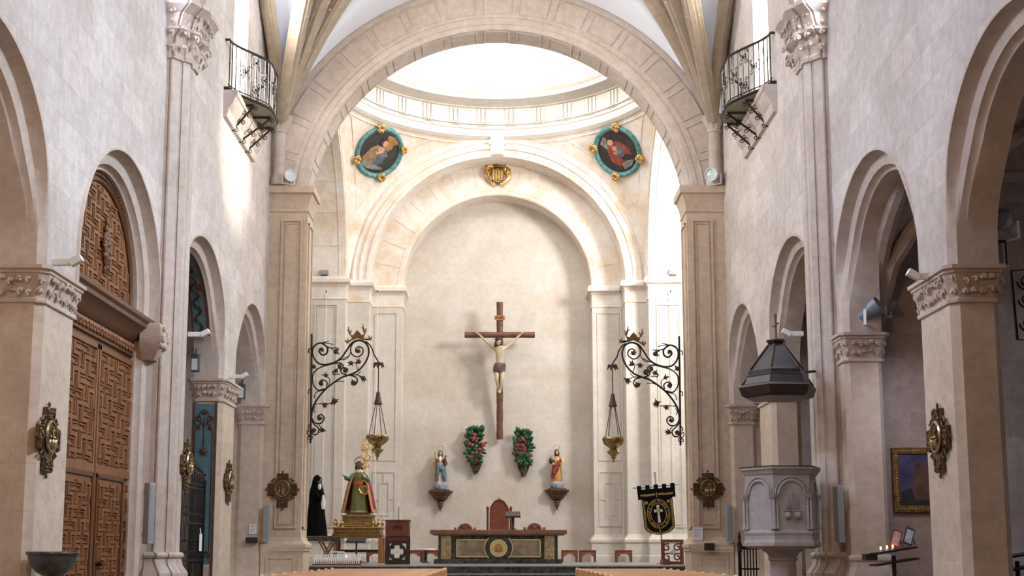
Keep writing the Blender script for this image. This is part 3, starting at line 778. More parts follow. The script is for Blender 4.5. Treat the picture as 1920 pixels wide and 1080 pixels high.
# ------------------------------------------------------------------ holy water font
GRANITE=mat('dark_grey_marble',(.055,.062,.062,1),.3,var=.4,scale=10)
f=thing('holy_water_font','dark grey marble water font on a stem before the great door pier','font',(-4.97,13.86,0))
b=MB(); b.lathe([(.05,.90),(.09,.93),(.17,.98),(.235,1.06),(.265,1.14),(.27,1.165)],seg=48,mod=lambda a,z:1+(.035*abs(math.cos(8*a)) if .92<z<1.12 else 0)); b.build('bowl',GRANITE,f,smooth=50)
b=MB(); b.lathe([(.27,1.165),(.285,1.17),(.29,1.19),(.285,1.205),(.25,1.205),(.2,1.16),(.01,1.12)],seg=48,cap=False); b.build('rim',GRANITE,f,smooth=30)
b=MB(); b.lathe([(.19,0),(.19,.06),(.15,.1),(.08,.16),(.065,.3),(.075,.5),(.06,.8),(.09,.86),(.07,.9)],seg=24); b.build('stem',GRANITE,f,smooth=40)

# ------------------------------------------------------------------ bronze relief plaques
def make_plaque(name,label,seed):
    t=thing(name,label,'plaque',group='bronze relief plaques on the piers'); r=random.Random(seed)
    # local frame: x right, z up, facing -y
    b=MB()
    plan=[(-.13,.36),(.13,.36),(.14,.2),(.19,.14),(.33,.14),(.34,.0),(.33,-.14),(.19,-.15),(.13,-.20),(.13,-.40),(-.13,-.40),(-.13,-.20),(-.19,-.15),(-.33,-.14),(-.34,0),(-.33,.14),(-.19,.14),(-.14,.2)]
    b.prism(plan,(0,0,0),(1,0,0),(0,0,1),(0,-.05,0)); b.build('back_plate',BRONZE,t,bevel=.012)
    b=MB()
    for (cx,cz,w,h) in ((0,.29,.22,.12),(0,-.31,.22,.14),(-.265,0,.11,.24),(.265,0,.11,.24)):
        for k in range(16):
            b.ball((cx+r.uniform(-w/2,w/2),-.055,cz+r.uniform(-h/2,h/2)),(.022,.02,.026),0,6)
        b.tube([(cx-w/2,-.055,cz-h/2),(cx+w/2,-.055,cz-h/2),(cx+w/2,-.055,cz+h/2),(cx-w/2,-.055,cz+h/2)],.010,5,closed=True)
    for sx in (-1,1):
        for sz in (-1,1):
            cx,cz=sx*.18,sz*.20
            b.tube([(cx+.055*math.cos(a)*(1-k*.035),-.04,cz+.055*math.sin(a)*(1-k*.035)) for k,a in enumerate([q*.45 for q in range(17)])],.012,5)
            b.ball((sx*.245,-.04,sz*.19),.02,0,6)
    for x,z in ((0,.40),(0,-.44),(-.37,0),(.37,0)): b.ball((x,-.03,z),(.018,.018,.035),0,6)
    b.build('ornament',BRONZE,t,smooth=50)
    b=MB(); b.tube([(.155*math.cos(2*PI*k/32),-.07,.02+.175*math.sin(2*PI*k/32)) for k in range(32)],.022,6,closed=True)
    b.build('medallion_rim',BRONZE_L,t,smooth=50)
    b=MB(); b.lathe([(.15,0),(.15,.03),(.001,.032)],(0,-.045,.02),24,R=Matrix.Rotation(PI/2,3,'X')); b.build('medallion',BRONZE,t)
    b=MB()
    for k in range(3):
        x=-.06+.06*k+r.uniform(-.02,.02); z=-.06+r.uniform(-.01,.02)
        b.ball((x,-.085,z),(.03,.02,.06),0,8); b.ball((x+.005,-.09,z+.075),(.018,.018,.02),0,8); b.tube([(x,-.09,z+.03),(x+.04,-.1,z+.01),(x+.06,-.095,z+.05)],.010,5)
    b.bx(-.1,.1,-.09,-.075,-.105,-.09); b.tube([(.0,-.085,-.08),(.03,-.085,.13)],.009,5); b.tube([(-.03,-.085,.08),(.08,-.085,.10)],.009,5)
    b.build('relief_figures',BRONZE_L,t,smooth=50)
    return t
pq=[(ax(85,822,-5.28),PI/2,'bronze relief plaque nearest the water font, on the broad pier'),(ax(347,872,-4.98),PI/2,'bronze relief plaque on tall shaft next to the iron gate'),
    (ax(426,903,-5.28),PI/2,'small-looking bronze relief plaque on pier just past iron gate'),(ay(530,918,YA-.0),0,'bronze relief plaque on the chancel pilaster beside black-robed statue'),
    (ay(1327,917,YA-.0),0,'bronze relief plaque on the chancel pilaster beside the banner'),(ax(1765,823,5.28),-PI/2,'bronze relief plaque on the broad pier hiding the framed painting')]
for i,(p,rz,lab) in enumerate(pq):
    t=make_plaque('relief_plaque',lab,30+i); t.location=p; t.rotation_euler=(0,0,rz)
    if rz: t.scale=(1,1,1)

# ------------------------------------------------------------------ slim column loudspeakers
def column_speaker(p_top,p_bot,rz,lab):
    h=p_top.z-p_bot.z
    t=thing('column_loudspeaker',lab,'loudspeaker',(p_bot.x,p_bot.y,p_bot.z),rz,'slim grey column loudspeakers')
    b=MB(); b.bx(-.065,.065,-.14,-.03,0,h); b.build('housing',GREY_M,t,bevel=.012)
    b=MB(); b.bx(-.05,.05,-.146,-.14,.04,h-.04); b.build('grille',mat('speaker_grille',(.27,.285,.29,1),.7,var=.1,scale=80,bump=.3,bscale=200),t)
    b=MB(); b.bx(-.03,.03,-.04,.0,.1,.16); b.build('bracket',GREY_D,t); b=MB(); b.bx(-.03,.03,-.04,.0,h-.16,h-.1); b.build('bracket',GREY_D,t)
column_speaker(ax(270,905,-5.22),ax(268,1020,-5.22),PI/2*.75,'slim grey column speaker on the shaft between great door and gate')
column_speaker(ay(501,945,27.6),ay(500,1015,27.6),0,'slim grey column speaker at the edge of pilaster by black-robed statue')
column_speaker(ax(1583,910,5.22),ax(1584,1018,5.22),-PI/2*.75,'slim grey column speaker on the shaft right of the pulpit')
column_speaker(ay(1367,945,27.6),ay(1367,1017,27.6),0,'slim grey column speaker beside plaque behind pulpit, next to banner pilaster')

# ------------------------------------------------------------------ white box floodlights on arms
def flood_box(p,sg,lab,rz=None):
    """angular uplight: arm from the wall and a tilted head"""
    t=thing('box_floodlight',lab,'floodlight',p,0,'white box floodlights above the capitals'); t.scale=(.68,.68,.68)
    b=MB(); b.bx(-.02*sg if sg>0 else -.30,.30 if sg<0 else .02,-.05,.05,-.055,.055)
    b=MB(); b.bx(min(0,-sg*.30),max(0,-sg*.30),-.055,.055,-.055,.055); b.build('arm',WHITE_M,t,bevel=.006)
    b=MB(); R=Matrix.Rotation(sg*.5,3,'Y'); b.box((-sg*.40,0,.03),(.22,.13,.12),R=R); h=b.build('head',WHITE_M,t,bevel=.006)
    b=MB(); b.box(Vector((-sg*.40,0,.03))+R@Vector((0,0,.062)),(.19,.11,.006),R=R); b.build('lamp_glass',GREY_D,h)
    return t
for px,py,sg,lab in ((100,492,-1,'white box floodlight on the broad pier beside great door'),(353,627,-1,'white box floodlight on tall shaft by the great door corbel'),
    (432,706,-1,'white box floodlight on the blue panelled pier'),(1755,518,1,'white box floodlight on the broad pier with the framed painting behind'),
    (1506,626,1,'white box floodlight on shaft just above the pulpit canopy')):
    flood_box(ax(px,py,sg*(W if px in(100,432,1755) else 4.98)),sg,lab)
flood_box(ax(500,753,-5.28),-1,'small white box floodlight at the chancel corner above iron gate side').scale=(.5,.5,.5)
flood_box(ax(1366,754,5.28),1,'small white box floodlight at the chancel corner behind pulpit').scale=(.5,.5,.5)

# ------------------------------------------------------------------ balconies
def spiral(cx,cy,r0,r1,a0,turns,n=22):
    return [(cx+(r0+(r1-r0)*k/n)*math.cos(a0+turns*2*PI*k/n),cy+(r0+(r1-r0)*k/n)*math.sin(a0+turns*2*PI*k/n)) for k in range(n+1)]
def balcony(sg,y0,y1,z0,lab):
    t=thing('iron_balcony',lab,'balcony',(sg*W,(y0+y1)/2,z0)); L=(y1-y0)/2
    def edge(u,off=0):  # u in 0..1 along the balcony, bowed plan
        y=-L+2*L*u
        s=math.sin(PI*u); b=.10+ .60*(smooth01(u/.46) if u<.46 else (1 if u<.66 else smooth01((1-u)/.34)))
        return (-sg*(b-off),y)
    N=44
    plan=[(0,-L)]+[edge(k/N) for k in range(N+1)]+[(0,L)]
    m=MB(); m.vprism(plan,-.07,0); m.build('floor_slab',mat('balcony_soffit',(.30,.28,.20,1),.8),t)
    e=MB()
    e.tube([(0,-L,-.035)]+[(*edge(k/N),-.035) for k in range(N+1)]+[(0,L,-.035)],.035,6)
    e.build('edge_band',IRON,t,smooth=50)
    rl=MB(); rl.tube([(0,-L,.95)]+[(*edge(k/N,.02),.95) for k in range(N+1)]+[(0,L,.95)],.026,6)
    rl.tube([(*edge(k/N,.02),.05) for k in range(N+1)],.014,5); rl.build('handrail',IRON,t,smooth=50)
    bm_=[]
    for k in range(24):
        u=(k+.5)/24; p=edge(u,.02)
        q=MB(); q.tube([(*p,0),(*p,.95)],.011,5); q.ball((*p,.48),.018,0,6); q.build('baluster',IRON,t,smooth=50)
    # scroll rosettes laid out as a lozenge on the near side and front
    def rosette(u,z,s):
        sc_=MB()
        p=Vector((*edge(u,.02),z)); a=Vector(edge(u+.01,.02)); b2=Vector(edge(u-.01,.02)); d_=(a-b2).normalized(); d3=Vector((d_.x,d_.y,0))
        for sx in (-1,1):
            for sz in (-1,1):
                for (c1,c2,rr) in ((.075,.10,.05),(.05,.025,.035)):
                    sp=spiral(c1*sx,c2*sz,rr,.012,PI/2*(1-sx)+ (sz*.6),sx*sz*1.3,14)
                    sc_.tube([p+d3*(x*s)+Vector((0,0,z2*s)) for x,z2 in sp],.0085,4)
        sc_.ball(p,.028,0,6); sc_.build('scroll_rosette',IRON,t,smooth=50)
    for u,z in ((.19,.50),(.27,.78),(.27,.22),(.35,.50)): rosette(u,z,1.0)
    for u,z in ((.52,.50),(.58,.78),(.58,.22),(.64,.50)): rosette(u,z,1.0)
    cb=MB(); cb.mould([(0,-L-.02),(0,L*1.0)],[(0,-.62),(.07,-.60),(.10,-.50),(.10,-.44),(.18,-.34),(.24,-.2),(.27,-.18),(.27,-.07),(0,-.07)],side=1 if sg<0 else 1)
    if sg<0: cb.v=[(abs(x),y,z) for x,y,z in cb.v]
    else: cb.v=[(-abs(x),y,z) for x,y,z in cb.v]
    cb.build('stone_corbel',S_PLAIN,t,smooth=25)
    for y in (-L*.45,0.05*L,L*.50):
        u=(y+L)/(2*L); p=edge(u,.06)
        bar=MB(); bar.tube([(0,y,-.10),(p[0],y,-.10)],.022,5); bar.build('floor_bar',IRON,t)
        br=MB(); A_=Vector((p[0],y,-.12)); B_=Vector((-sg*.02,y,-.60)); br.tube([A_,B_],.022,5)
        d_=(B_-A_); 
        for f in (.02,.33,.62,.93):
            c=A_+d_*f
            for q in (-1,1):
                nrm=Vector((-d_.z,0,d_.x)).normalized()*q; dd=d_.normalized()
                sp=spiral(.055,.0,.055,.012,PI,1.25,12)
                br.tube([c+nrm*x+dd*z2*(1 if q>0 else -1) for x,z2 in sp],.011,4)
        br.ball(B_,.035,0,6); br.build('scroll_brace',IRON,t,smooth=50)
    return t
balcony(-1,22.72,25.5,10.12,'bowed wrought-iron balcony high on the great door side wall')
balcony(1,22.2,25.0,10.03,'bowed wrought-iron balcony high on the pulpit side wall')
# windows behind the balconies
for sg in (-1,1):
    y0,y1,z0,z1=OPEN[sg][2]
    wn=thing('window_1' if sg<0 else 'window_2','tall bright balcony window on the '+('great door' if sg<0 else 'pulpit')+' side','window',(sg*(W+.30),(y0+y1)/2,z0)); wn['kind']='structure'
    b=MB(); h=z1-z0; wd=(y1-y0)/2
    for a,b2 in ((-wd,-wd+.06),(-.03,.03),(wd-.06,wd)): b.bx(-.04,.04,a,b2,0,h)
    for z in (0,h*.35,h*.7,h-.06): b.bx(-.035,.035,-wd,wd,z,z+.05)
    b.build('window_frame',WHITE_M,wn)
    c=MB(); c.lathe([(.09,.9),(.09,1.0),(.07,1.05),(.06,1.1),(.06,h)],(-sg*.26,(-.30 if sg>0 else .34),0),16); c.lathe([(.02,.84),(.09,.9)],(-sg*.26,(-.30 if sg>0 else .34),0),16); c.build('mullion_column',WHITE_M,wn,smooth=40)
    lead=MB()
    for k in range(7):
        for s_ in (-1,1): lead.tube([(0,-wd+.1*k*2,0.3),(0,-wd+.1*k*2+s_*.5,1.6)],.006,4)
    lead.v=[(x,max(-wd+.05,min(wd-.05,y)),z) for x,y,z in lead.v]
    lead.build('leading',GREY_D,wn)

# ------------------------------------------------------------------ blue painted decoration of the gate chapel
BLUEP=mat('blue_distemper',(.085,.17,.19,1),.8,var=.2,scale=5); BLUED=mat('dark_painted_ornament',(.075,.035,.022,1),.7,var=.4,scale=15); REDP=mat('dark_red_stone_paint',(.11,.04,.03,1),.75,var=.3)
bp=thing('mural','blue painted panel with dark scrolls on pier past the iron gate','mural',(0,23.41,0))
b=MB(); b.bx(-5.80,-5.42,-.012,0,.98,4.02); b.build('ground',BLUEP,bp)
b=MB(); b.bx(-5.85,-5.80,-.016,0,.2,4.05); b.bx(-5.42,-5.37,-.016,0,.2,4.05); b.build('border',REDP,bp)
def scrolls(mb,pts,yl,r=.014):
    mb.tube([(x,yl,z) for x,z in pts],r,5)
b=MB(); yl=-.018
for s in (-1,1):
    X=lambda d:-5.61+s*d
    scrolls(b,[(X(.17),1.15),(X(.17),3.45),(X(.15),3.6),(X(.19),3.7),(X(.10),3.78),(X(.06),3.88),(X(0),3.86)],yl,.013)
    scrolls(b,[(X(x),z) for x,z in spiral(.11,3.72,.07,.01,0,1.2)],yl,.014); scrolls(b,[(X(x),z) for x,z in spiral(.12,3.55,.05,.01,1,1.2)],yl,.014)
    scrolls(b,[(X(x),z) for x,z in spiral(.10,1.15,.08,.01,-1,1.2)],yl,.02)
    for k in range(5): b.ball((X(.06+.02*k),yl,3.66-.03*k),(.025,.006,.03),0,6)
for k in range(8):
    a=k*PI/4; b.tube([(-5.61,yl,3.10),(-5.61+.10*math.cos(a),yl,3.10+.10*math.sin(a))],[.03,.004],5)
b.tube([(-5.61,yl,3.2),(-5.61,yl,3.75)],.012,5); b.ball((-5.61,yl,3.86),(.07,.01,.06),0,8); b.ball((-5.61,yl,3.62),(.05,.01,.05),0,8)
b.build('scroll_ornament',BLUED,bp,smooth=50)
# painted soffit of the arch
ps=thing('mural','blue and red painted arch underside above the iron gate chapel','mural',(0,21.6,ZS))
def soff(R,a0,a1,x0,x1,m_,nm,lift=.006):
    q=MB(); rows=[[Vector((x,(R-lift)*math.cos(a0+(a1-a0)*k/24),(R-lift)*math.sin(a0+(a1-a0)*k/24))) for x in (x0,x1)] for k in range(25)]
    lo=[[Vector((x,(R+.02)*math.cos(a0+(a1-a0)*k/24),(R+.02)*math.sin(a0+(a1-a0)*k/24))) for x in (x1,x0)] for k in range(25)]
    q.grid([a+b for a,b in zip(rows,lo)],closev=True); return q.build(nm,m_,ps,fix=False)
soff(1.575,.22,2.6,-5.84,-5.50,REDP,'border',.004); soff(1.575,.26,.80,-5.80,-5.56,BLUEP,'ground',.008); soff(1.575,.90,1.5,-5.80,-5.56,BLUEP,'ground',.008)
b=MB(); r=random.Random(3)
for k in range(40):
    a=.28+1.2*k/40; x=-5.68+.06*math.sin(k*.9); R=1.56
    b.ball((x,R*math.cos(a),R*math.sin(a)),(.035,.02,.03),0,6)
b.build('scroll_ornament',BLUED,ps,smooth=50)

# ------------------------------------------------------------------ iron chapel gate
g=thing('iron_gate','black wrought-iron chapel gate with spiky crest beside tall shaft','gate',(-5.56,21.66,0))
b=MB(); L=1.68
for z in (.25,1.05,1.72,2.36,2.44): b.bx(-.02,.02,-L,L,z-.018,z+.018)
for y in (-L,-.02,.02,L): b.bx(-.025,.025,y-.025,y+.025,0,2.55)
b.build('frame',IRON,g)
for k in range(33):
    y=-L+.10+.10*k
    q=MB(); q.tube([(0,y,.1),(0,y,2.4)],.010,5); q.ball((0,y,1.4),.018,0,6); q.ball((0,y,2.0),.016,0,6); q.build('bar',IRON,g,smooth=50)
r=random.Random(5)
for zz in (1.88,1.2):
    b=MB()
    for k in range(34):
        y=-L+.1*k
        for s in (-1,1): b.tube([(0,y+s*x,z) for x,z in spiral(.05,zz,.045,.01,PI,1.2,10)],.007,4)
    b.bx(-.006,.006,-L,L,zz-.004,zz+.004); b.build('scroll_row',IRON,g,smooth=50)  # row of iron scrolls along a thin bar
b=MB()
for k in range(17):
    y=-L+.2*k+.05; h=.28+.22*(1-abs(((k%8)-4)/4))+.05*r.random()
    b.tube([(0,y,2.44),(0,y,2.44+h)],[.014,.003],5)
    for s in (-1,1):
        b.tube([(0,y,2.46),(0,y+s*.06,2.50+h*.3),(0,y+s*.10,2.46+h*.55),(0,y+s*.06,2.50+h*.75)],[.012,.012,.009,.003],5)
        b.tube([(0,y+s*x,z) for x,z in spiral(.05,2.5+h*.2,.05,.01,PI,1.2,10)],.009,4)
        b.ball((.01,y+s*.09,2.48+h*.6),(.02,.03,.03),0,5)
b.build('gate_crest',IRON,g,smooth=50)  # spiked and scrolled crest on top of the gate
n=thing('paper_notice','narrow white paper notice tied to the iron gate','notice',ax(376,1017,-5.52))
b=MB(); b.bx(-.003,.003,-.10,.10,-.16,.16); b.build('sheet',PAPER,n); b=MB(); b.tube([(0,0,.16),(-.02,.03,.26)],.012,5); b.build('tie',PAPER,n)
# notices and dark boxes at the chancel
def notice(px,py,w,h,Y,lab,col=PAPER,lines=6):
    p=ay(px,py,Y); t=thing('paper_notice',lab,'notice',p)
    b=MB(); b.bx(-w/2,w/2,-.006,0,-h/2,h/2); b.build('sheet',col,t)
    b=MB()
    for k in range(lines): b.bx(-w*.35,w*(.35-.1*(k%3)),-.008,-.006,h*.34-k*h*.12,h*.34-k*h*.12+h*.03)
    b.build('print_lines',mat('notice_ink',(.25,.25,.28,1),.8) if 'notice_ink' not in MATS else MATS['notice_ink'],t)
notice(474,992,.17,.23,27.60,'white printed notice on wall above the black box')
notice(1308,1001,.23,.29,YA-.05,'pale printed notice on pilaster below the plaque beside the banner')
for px,py,w,h,lab in ((472,1013,.24,.13,'small black box on the wall below the white notice'),(1330,1025,.22,.16,'small black box on the pilaster base under pale notice')):
    t=thing('junction_box',lab,'box',ay(px,py,27.55)); b=MB(); b.bx(-w/2,w/2,-.08,.08,-h/2,h/2); b.build('case',BLACK,t,bevel=.01)
    b=MB()
    for k in range(4): b.bx(-w*.4,w*.4,-.086,-.08,-h*.35+k*h*.22,-h*.35+k*h*.22+.008)
    b.build('vent_slats',GREY_D,t)

# ------------------------------------------------------------------ round floodlights
def can_light(p,lab,yaw,pitch,sc_=1,body=GREY_M,grp='grey can spotlights'):
    t=thing('can_spotlight',lab,'spotlight',p,yaw,grp); t.scale=(sc_,)*3
    b=MB(); R=Matrix.Rotation(pitch,3,'X')@Matrix.Rotation(PI/2,3,'X')
    b.lathe([(.045,-.14),(.085,-.12),(.09,.0),(.13,.12),(.135,.18),(.12,.18),(.115,.15)],(0,0,.20),20,R=R,cap=False); b.build('body',body,t,smooth=40)
    b=MB(); b.lathe([(.115,.15),(.001,.16)],(0,0,.20),20,R=R,cap=False); b.build('lens',GLASS_W,t,smooth=40)
    b=MB()
    for s in (-1,1): b.bx(s*.14-.008,s*.14+.008,-.02,.02,0,.22)
    b.bx(-.148,.148,-.03,.03,0,.012); b.build('yoke',WHITE_M,t)
    return t
can_light(ay(540,346,27.5),'white can spotlight on the pilaster cornice, great door side',.5,.15,1.0,WHITE_M)
can_light(ay(1340,347,27.5),'pale can spotlight on the pilaster cornice, pulpit side',-.6,.15,1.15,WHITE_M)
for px,sg,lab in ((608,-1,'small flat floodlight on the apse cornice above red-caped saint'),(1262,1,'small flat floodlight on the apse cornice, banner side')):
    p=ay(px,517,37.95); t=thing('small_floodlight',lab,'floodlight',p); b=MB(); b.box((0,0,.12),(.28,.14,.14),R=Matrix.Rotation(.4,3,'X')); h=b.build('housing',GREY_M,t,bevel=.01)
    b=MB(); b.box((0,-.07,.13),(.24,.01,.10),R=Matrix.Rotation(.4,3,'X')); b.build('lens',GLASS_W,h); b=MB(); b.bx(-.1,.1,-.02,.02,0,.06); b.build('stand',GREY_D,t)

# ------------------------------------------------------------------ chapel fittings, pulpit side
BLUEGREY=mat('blue_grey_enamel',(.17,.21,.26,1),.4,var=.05)
t=thing('loudspeaker','blue-grey box loudspeaker standing on the respond capital','loudspeaker',(5.74,18.62,ZCAP)); b=MB(); b.bx(-.10,.10,-.08,.08,0,.36); b.build('cabinet',BLUEGREY,t,bevel=.01); b=MB(); b.bx(-.08,.08,-.086,-.08,.04,.32); b.build('grille',GREY_D,t)
can_light(ay(1630,612,18.35),'blue-grey can spotlight nearest the respond, chapel of the framed painting',.9,-.5,1.1,BLUEGREY)
can_light(ay(1660,598,18.85)+Vector((0,-.15,0)),'smaller blue-grey can spotlight further into chapel of the framed painting',.9,-.6,.75,BLUEGREY)
can_light(ay(1890,452,14.4),'dim grey can spotlight behind the broad pier capital',-.9,-.3,1.0,GREY_M)
t=thing('loudspeaker','white-fronted loudspeaker on the broad pier capital, pulpit side','loudspeaker',(5.93,14.25,ZCAP)); b=MB(); b.bx(-.10,.10,-.1,.1,0,.36); b.build('cabinet',BLACK,t,bevel=.01); b=MB(); b.bx(-.07,.07,-.106,-.1,.04,.32); b.build('grille',GREY_M,t)
for px,py,Y,lab in ((366,697,23.2,'small loudspeaker high inside the iron gate chapel, beside blue panel'),(453,748,27.4,'small loudspeaker in the far arch beyond the blue panelled pier')):
    p=ay(px,py,Y); t=thing('loudspeaker',lab,'loudspeaker',p); b=MB(); b.bx(-.07,.07,-.08,.08,0,.34); b.build('cabinet',GREY_D,t,bevel=.01); b=MB(); b.bx(-.055,.055,-.086,-.08,.02,.24); b.build('grille',WHITE_M,t)
    b=MB(); b.tube([(0,.0,.34),(0,.05,.45)],.02,6); b.build('bracket',BLACK,t)
# framed painting of a rocky tower
def nmat_paint(name,stops,scale,vec='Generated'):
    return None
pc=ay(1722,900,18.9); wP,hP=(1772-1675)/2317*18.9,(961-839)/2317*18.9
t=thing('framed_painting','gilt framed dark painting of a rock tower on the chapel wall','painting',(pc.x+.0,18.94,pc.z))
b=MB(); b.bx(-wP/2+.06,wP/2-.06,-.04,-.02,-hP/2+.06,hP/2-.06)
SKY=mat('painted_night_sky',(.035,.030,.095,1),.5,var=.5,scale=4,col2=(.085,.075,.16,1)); ROCK=mat('painted_rock',(.085,.042,.026,1),.5,var=.5,scale=6,col2=(.15,.075,.045,1)); GROUND=mat('painted_dark_ground',(.018,.016,.014,1),.5,var=.5,scale=6)
cv=b.build('canvas',SKY,t)
b=MB(); b.prism([(-.08,-hP/2+.1),(-.09,.12),(-.03,.26),(.06,.30),(.14,.24),(.20,.30),(.26,.16),(.30,-hP/2+.1)],(0,-.041,0),(1,0,0),(0,0,1),(0,-.003,0)); b.build('painted_tower',ROCK,cv)
b=MB(); b.prism([(-wP/2+.07,-hP/2+.07),(-wP/2+.07,-.22),(-.22,-.16),(-.12,-.12),(-.05,-.3),(.3,-.34),(.33,-hP/2+.07)],(0,-.0445,0),(1,0,0),(0,0,1),(0,-.003,0)); b.build('painted_ground',GROUND,cv)
b=MB()
GF=mat('antique_gilt_frame',(.17,.095,.028,1),.4,.6,var=.6,scale=22,bump=.5,bscale=40)
for a0,a1,c0,c1 in ((-wP/2,wP/2,hP/2-.10,hP/2),(-wP/2,wP/2,-hP/2,-hP/2+.10),(-wP/2,-wP/2+.10,-hP/2+.1,hP/2-.1),(wP/2-.10,wP/2,-hP/2+.1,hP/2-.1)): b.bx(a0,a1,-.07,0,c0,c1)
fr=b.build('frame',GF,t,bevel=.012); b=MB()
for k in range(22):
    for s in (-1,1): b.ball((s*(wP/2-.05),-.075,-hP/2+.05+(hP-.1)*k/21),(.018,.012,.018),0,6)
for k in range(16):
    for s in (-1,1): b.ball((-wP/2+.05+(wP-.1)*k/15,-.075,s*(hP/2-.05)),(.018,.012,.018),0,6)
b.build('carved_beads',GILT,fr,smooth=50)
# candle and prayer card stands
def candle_stand(p,lab,cards):
    t=thing('candle_stand',lab,'candle stand',p)
    b=MB(); b.tube([(0,0,0),(0,0,1.15)],.03,8); b.lathe([(.2,0),(.2,.03),(.04,.06)],seg=16); b.build('post',BLACK,t,smooth=40)
    for z,w in ((1.06,.36),(1.22,.34)):
        b=MB(); b.box((0,0,z),(w*1.7,.36,.025),R=Matrix.Rotation(-.16,3,'Y')); b.build('tray',BLACK,t)
    b=MB(); b.box((-.34,.0,1.13),(.16,.2,.09)); b.build('coin_box',BLACK,t)
    return t
candle_stand(Vector((5.62,17.55,0)),'black stand with lit candle and two prayer cards below painting',True)
candle_stand(Vector((6.42,15.3,-.06)),'black tray stand at the frame edge beyond broad pier',False)
RC=mat('red_card_frame',(.35,.05,.04,1),.5); BC=mat('dark_card_frame',(.03,.03,.035,1),.5); CARD=mat('pale_card_print',(.55,.6,.72,1),.6,var=.3,scale=20); CARDR=mat('pinkish_card_print',(.75,.45,.42,1),.6,var=.35,scale=20)
for dx,m1,m2,lab in ((-.02,RC,CARDR,'red framed prayer card leaning on black candle stand'),(.16,BC,CARD,'dark framed prayer card on candle stand, beside the red one')):
    t=thing('prayer_card',lab,'card',(5.62+dx,17.50,1.265+.16*dx)); R=Matrix.Rotation(.35,3,'Y')@Matrix.Rotation(-.25,3,'X')
    b=MB(); b.box((.05,0,.13),(.13,.012,.25),R=R); f_=b.build('frame',m1,t); b=MB(); b.box((.05,-.008,.13),(.10,.004,.20),R=R); b.build('print',m2,f_)
    b=MB(); b.tube([(.08,.02,.2),(.16,.06,.01)],.008,5); b.build('easel_leg',BC,t)
WAX=mat('white_wax',(.8,.74,.62,1),.5,var=.03); FLAME=mat('candle_flame',(1,.6,.2,1),.5,emit=(1,.55,.16,1),estr=14)
for dx,lab in ((-.13,'lit candle at the left end of the card stand tray'),(-.22,'tiny lit candle beside coin box on card stand'),(-.05,'lit candle just before the red prayer card')):
    t=thing('candle',lab,'candle',(5.62+dx,17.42,1.24+.16*dx),group='candles on the prayer card stand'); b=MB(); b.lathe([(.02,0),(.02,.03)],seg=10); b.build('wax',WAX,t); b=MB(); b.ball((0,0,.05),(.012,.012,.022),0,8); b.build('flame',FLAME,t)
# wrought iron grille fragment at the edge of the frame
p=ay(1914,570,15.0); t=thing('iron_grille','black scrolled iron grille at the frame edge by the broad pier','grille',(p.x,15.0,p.z))
b=MB(); b.tube([(.25,0,-.47),(-.07,0,-.45),(-.10,0,.42),(.25,0,.46)],.02,6,closed=True); b.build('frame',IRON,t)
b=MB()
for z in (-.25,.05,.28): b.tube([(x,0,zz) for x,zz in spiral(.08,z,.11,.02,PI,1.6)],.014,5)
b.build('scrolls',IRON,t,smooth=50)
# ------------------------------------------------------------------ helpers for figures
def skin_fig(name,joints,edges,m,parent,sub=2,root=0):
    """joints {key:(x,y,z,r)} -> one continuous skinned surface"""
    keys=list(joints); idx={k:i for i,k in enumerate(keys)}
    me=bpy.data.meshes.new(name); me.from_pydata([joints[k][:3] for k in keys],[(idx[a],idx[b]) for a,b in edges],[])
    o=bpy.data.objects.new(name,me); COL.objects.link(o); o.parent=parent
    sk=o.modifiers.new('skin','SKIN'); sk.use_smooth_shade=True
    for i,k in enumerate(keys):
        r=joints[k][3]; r=r if hasattr(r,'__len__') else (r,r)
        me.skin_vertices[0].data[i].radius=r; me.skin_vertices[0].data[i].use_root=(i==root)
    sb=o.modifiers.new('sub','SUBSURF'); sb.levels=sub; sb.render_levels=sub
    me.materials.append(m); return o
_tx={}
def text_polys(ch):
    if ch in _tx: return _tx[ch]
    c=bpy.data.curves.new('t','FONT'); c.body=ch; c.size=1; c.extrude=.04; c.align_x='CENTER'; c.resolution_u=2
    o=bpy.data.objects.new('t',c); COL.objects.link(o)
    bpy.context.view_layer.update()
    me=o.evaluated_get(bpy.context.evaluated_depsgraph_get()).to_mesh()
    r=([v.co.copy() for v in me.vertices],[tuple(p.vertices) for p in me.polygons]); o.evaluated_get(bpy.context.evaluated_depsgraph_get()).to_mesh_clear()
    bpy.data.objects.remove(o); bpy.data.curves.remove(c); _tx[ch]=r; return r
def put_text(mb,s,o,u,v,n,size,mi=0):
    o=Vector(o);u=Vector(u);v=Vector(v);n=Vector(n)
    vs,fs=text_polys(s); mb.add([o+u*(p.x*size)+v*(p.y*size)+n*(p.z*size) for p in vs],fs,mi)
SKIN=mat('carved_painted_skin',(.52,.42,.27,1),.5,var=.15,scale=12); SKIN_D=mat('dark_painted_skin',(.20,.11,.07,1),.5,var=.15)
HAIR=mat('dark_brown_hair',(.035,.018,.014,1),.5,var=.3,scale=30)
LOIN=mat('brown_loincloth',(.13,.075,.06,1),.6,var=.4,scale=14)
def halo(t,p,r,m,rr=.012,spokes=0):
    b=MB(); p=Vector(p); b.tube([p+Vector((r*math.cos(2*PI*k/28),0,r*math.sin(2*PI*k/28))) for k in range(28)],rr,5,closed=True)
    for k in range(spokes):
        a=2*PI*k/spokes; b.tube([p+Vector((r*math.cos(a),0,r*math.sin(a))),p+Vector((1.25*r*math.cos(a),0,1.25*r*math.sin(a)))],rr*.6,4)
    return b.build('halo',m,t,smooth=50)
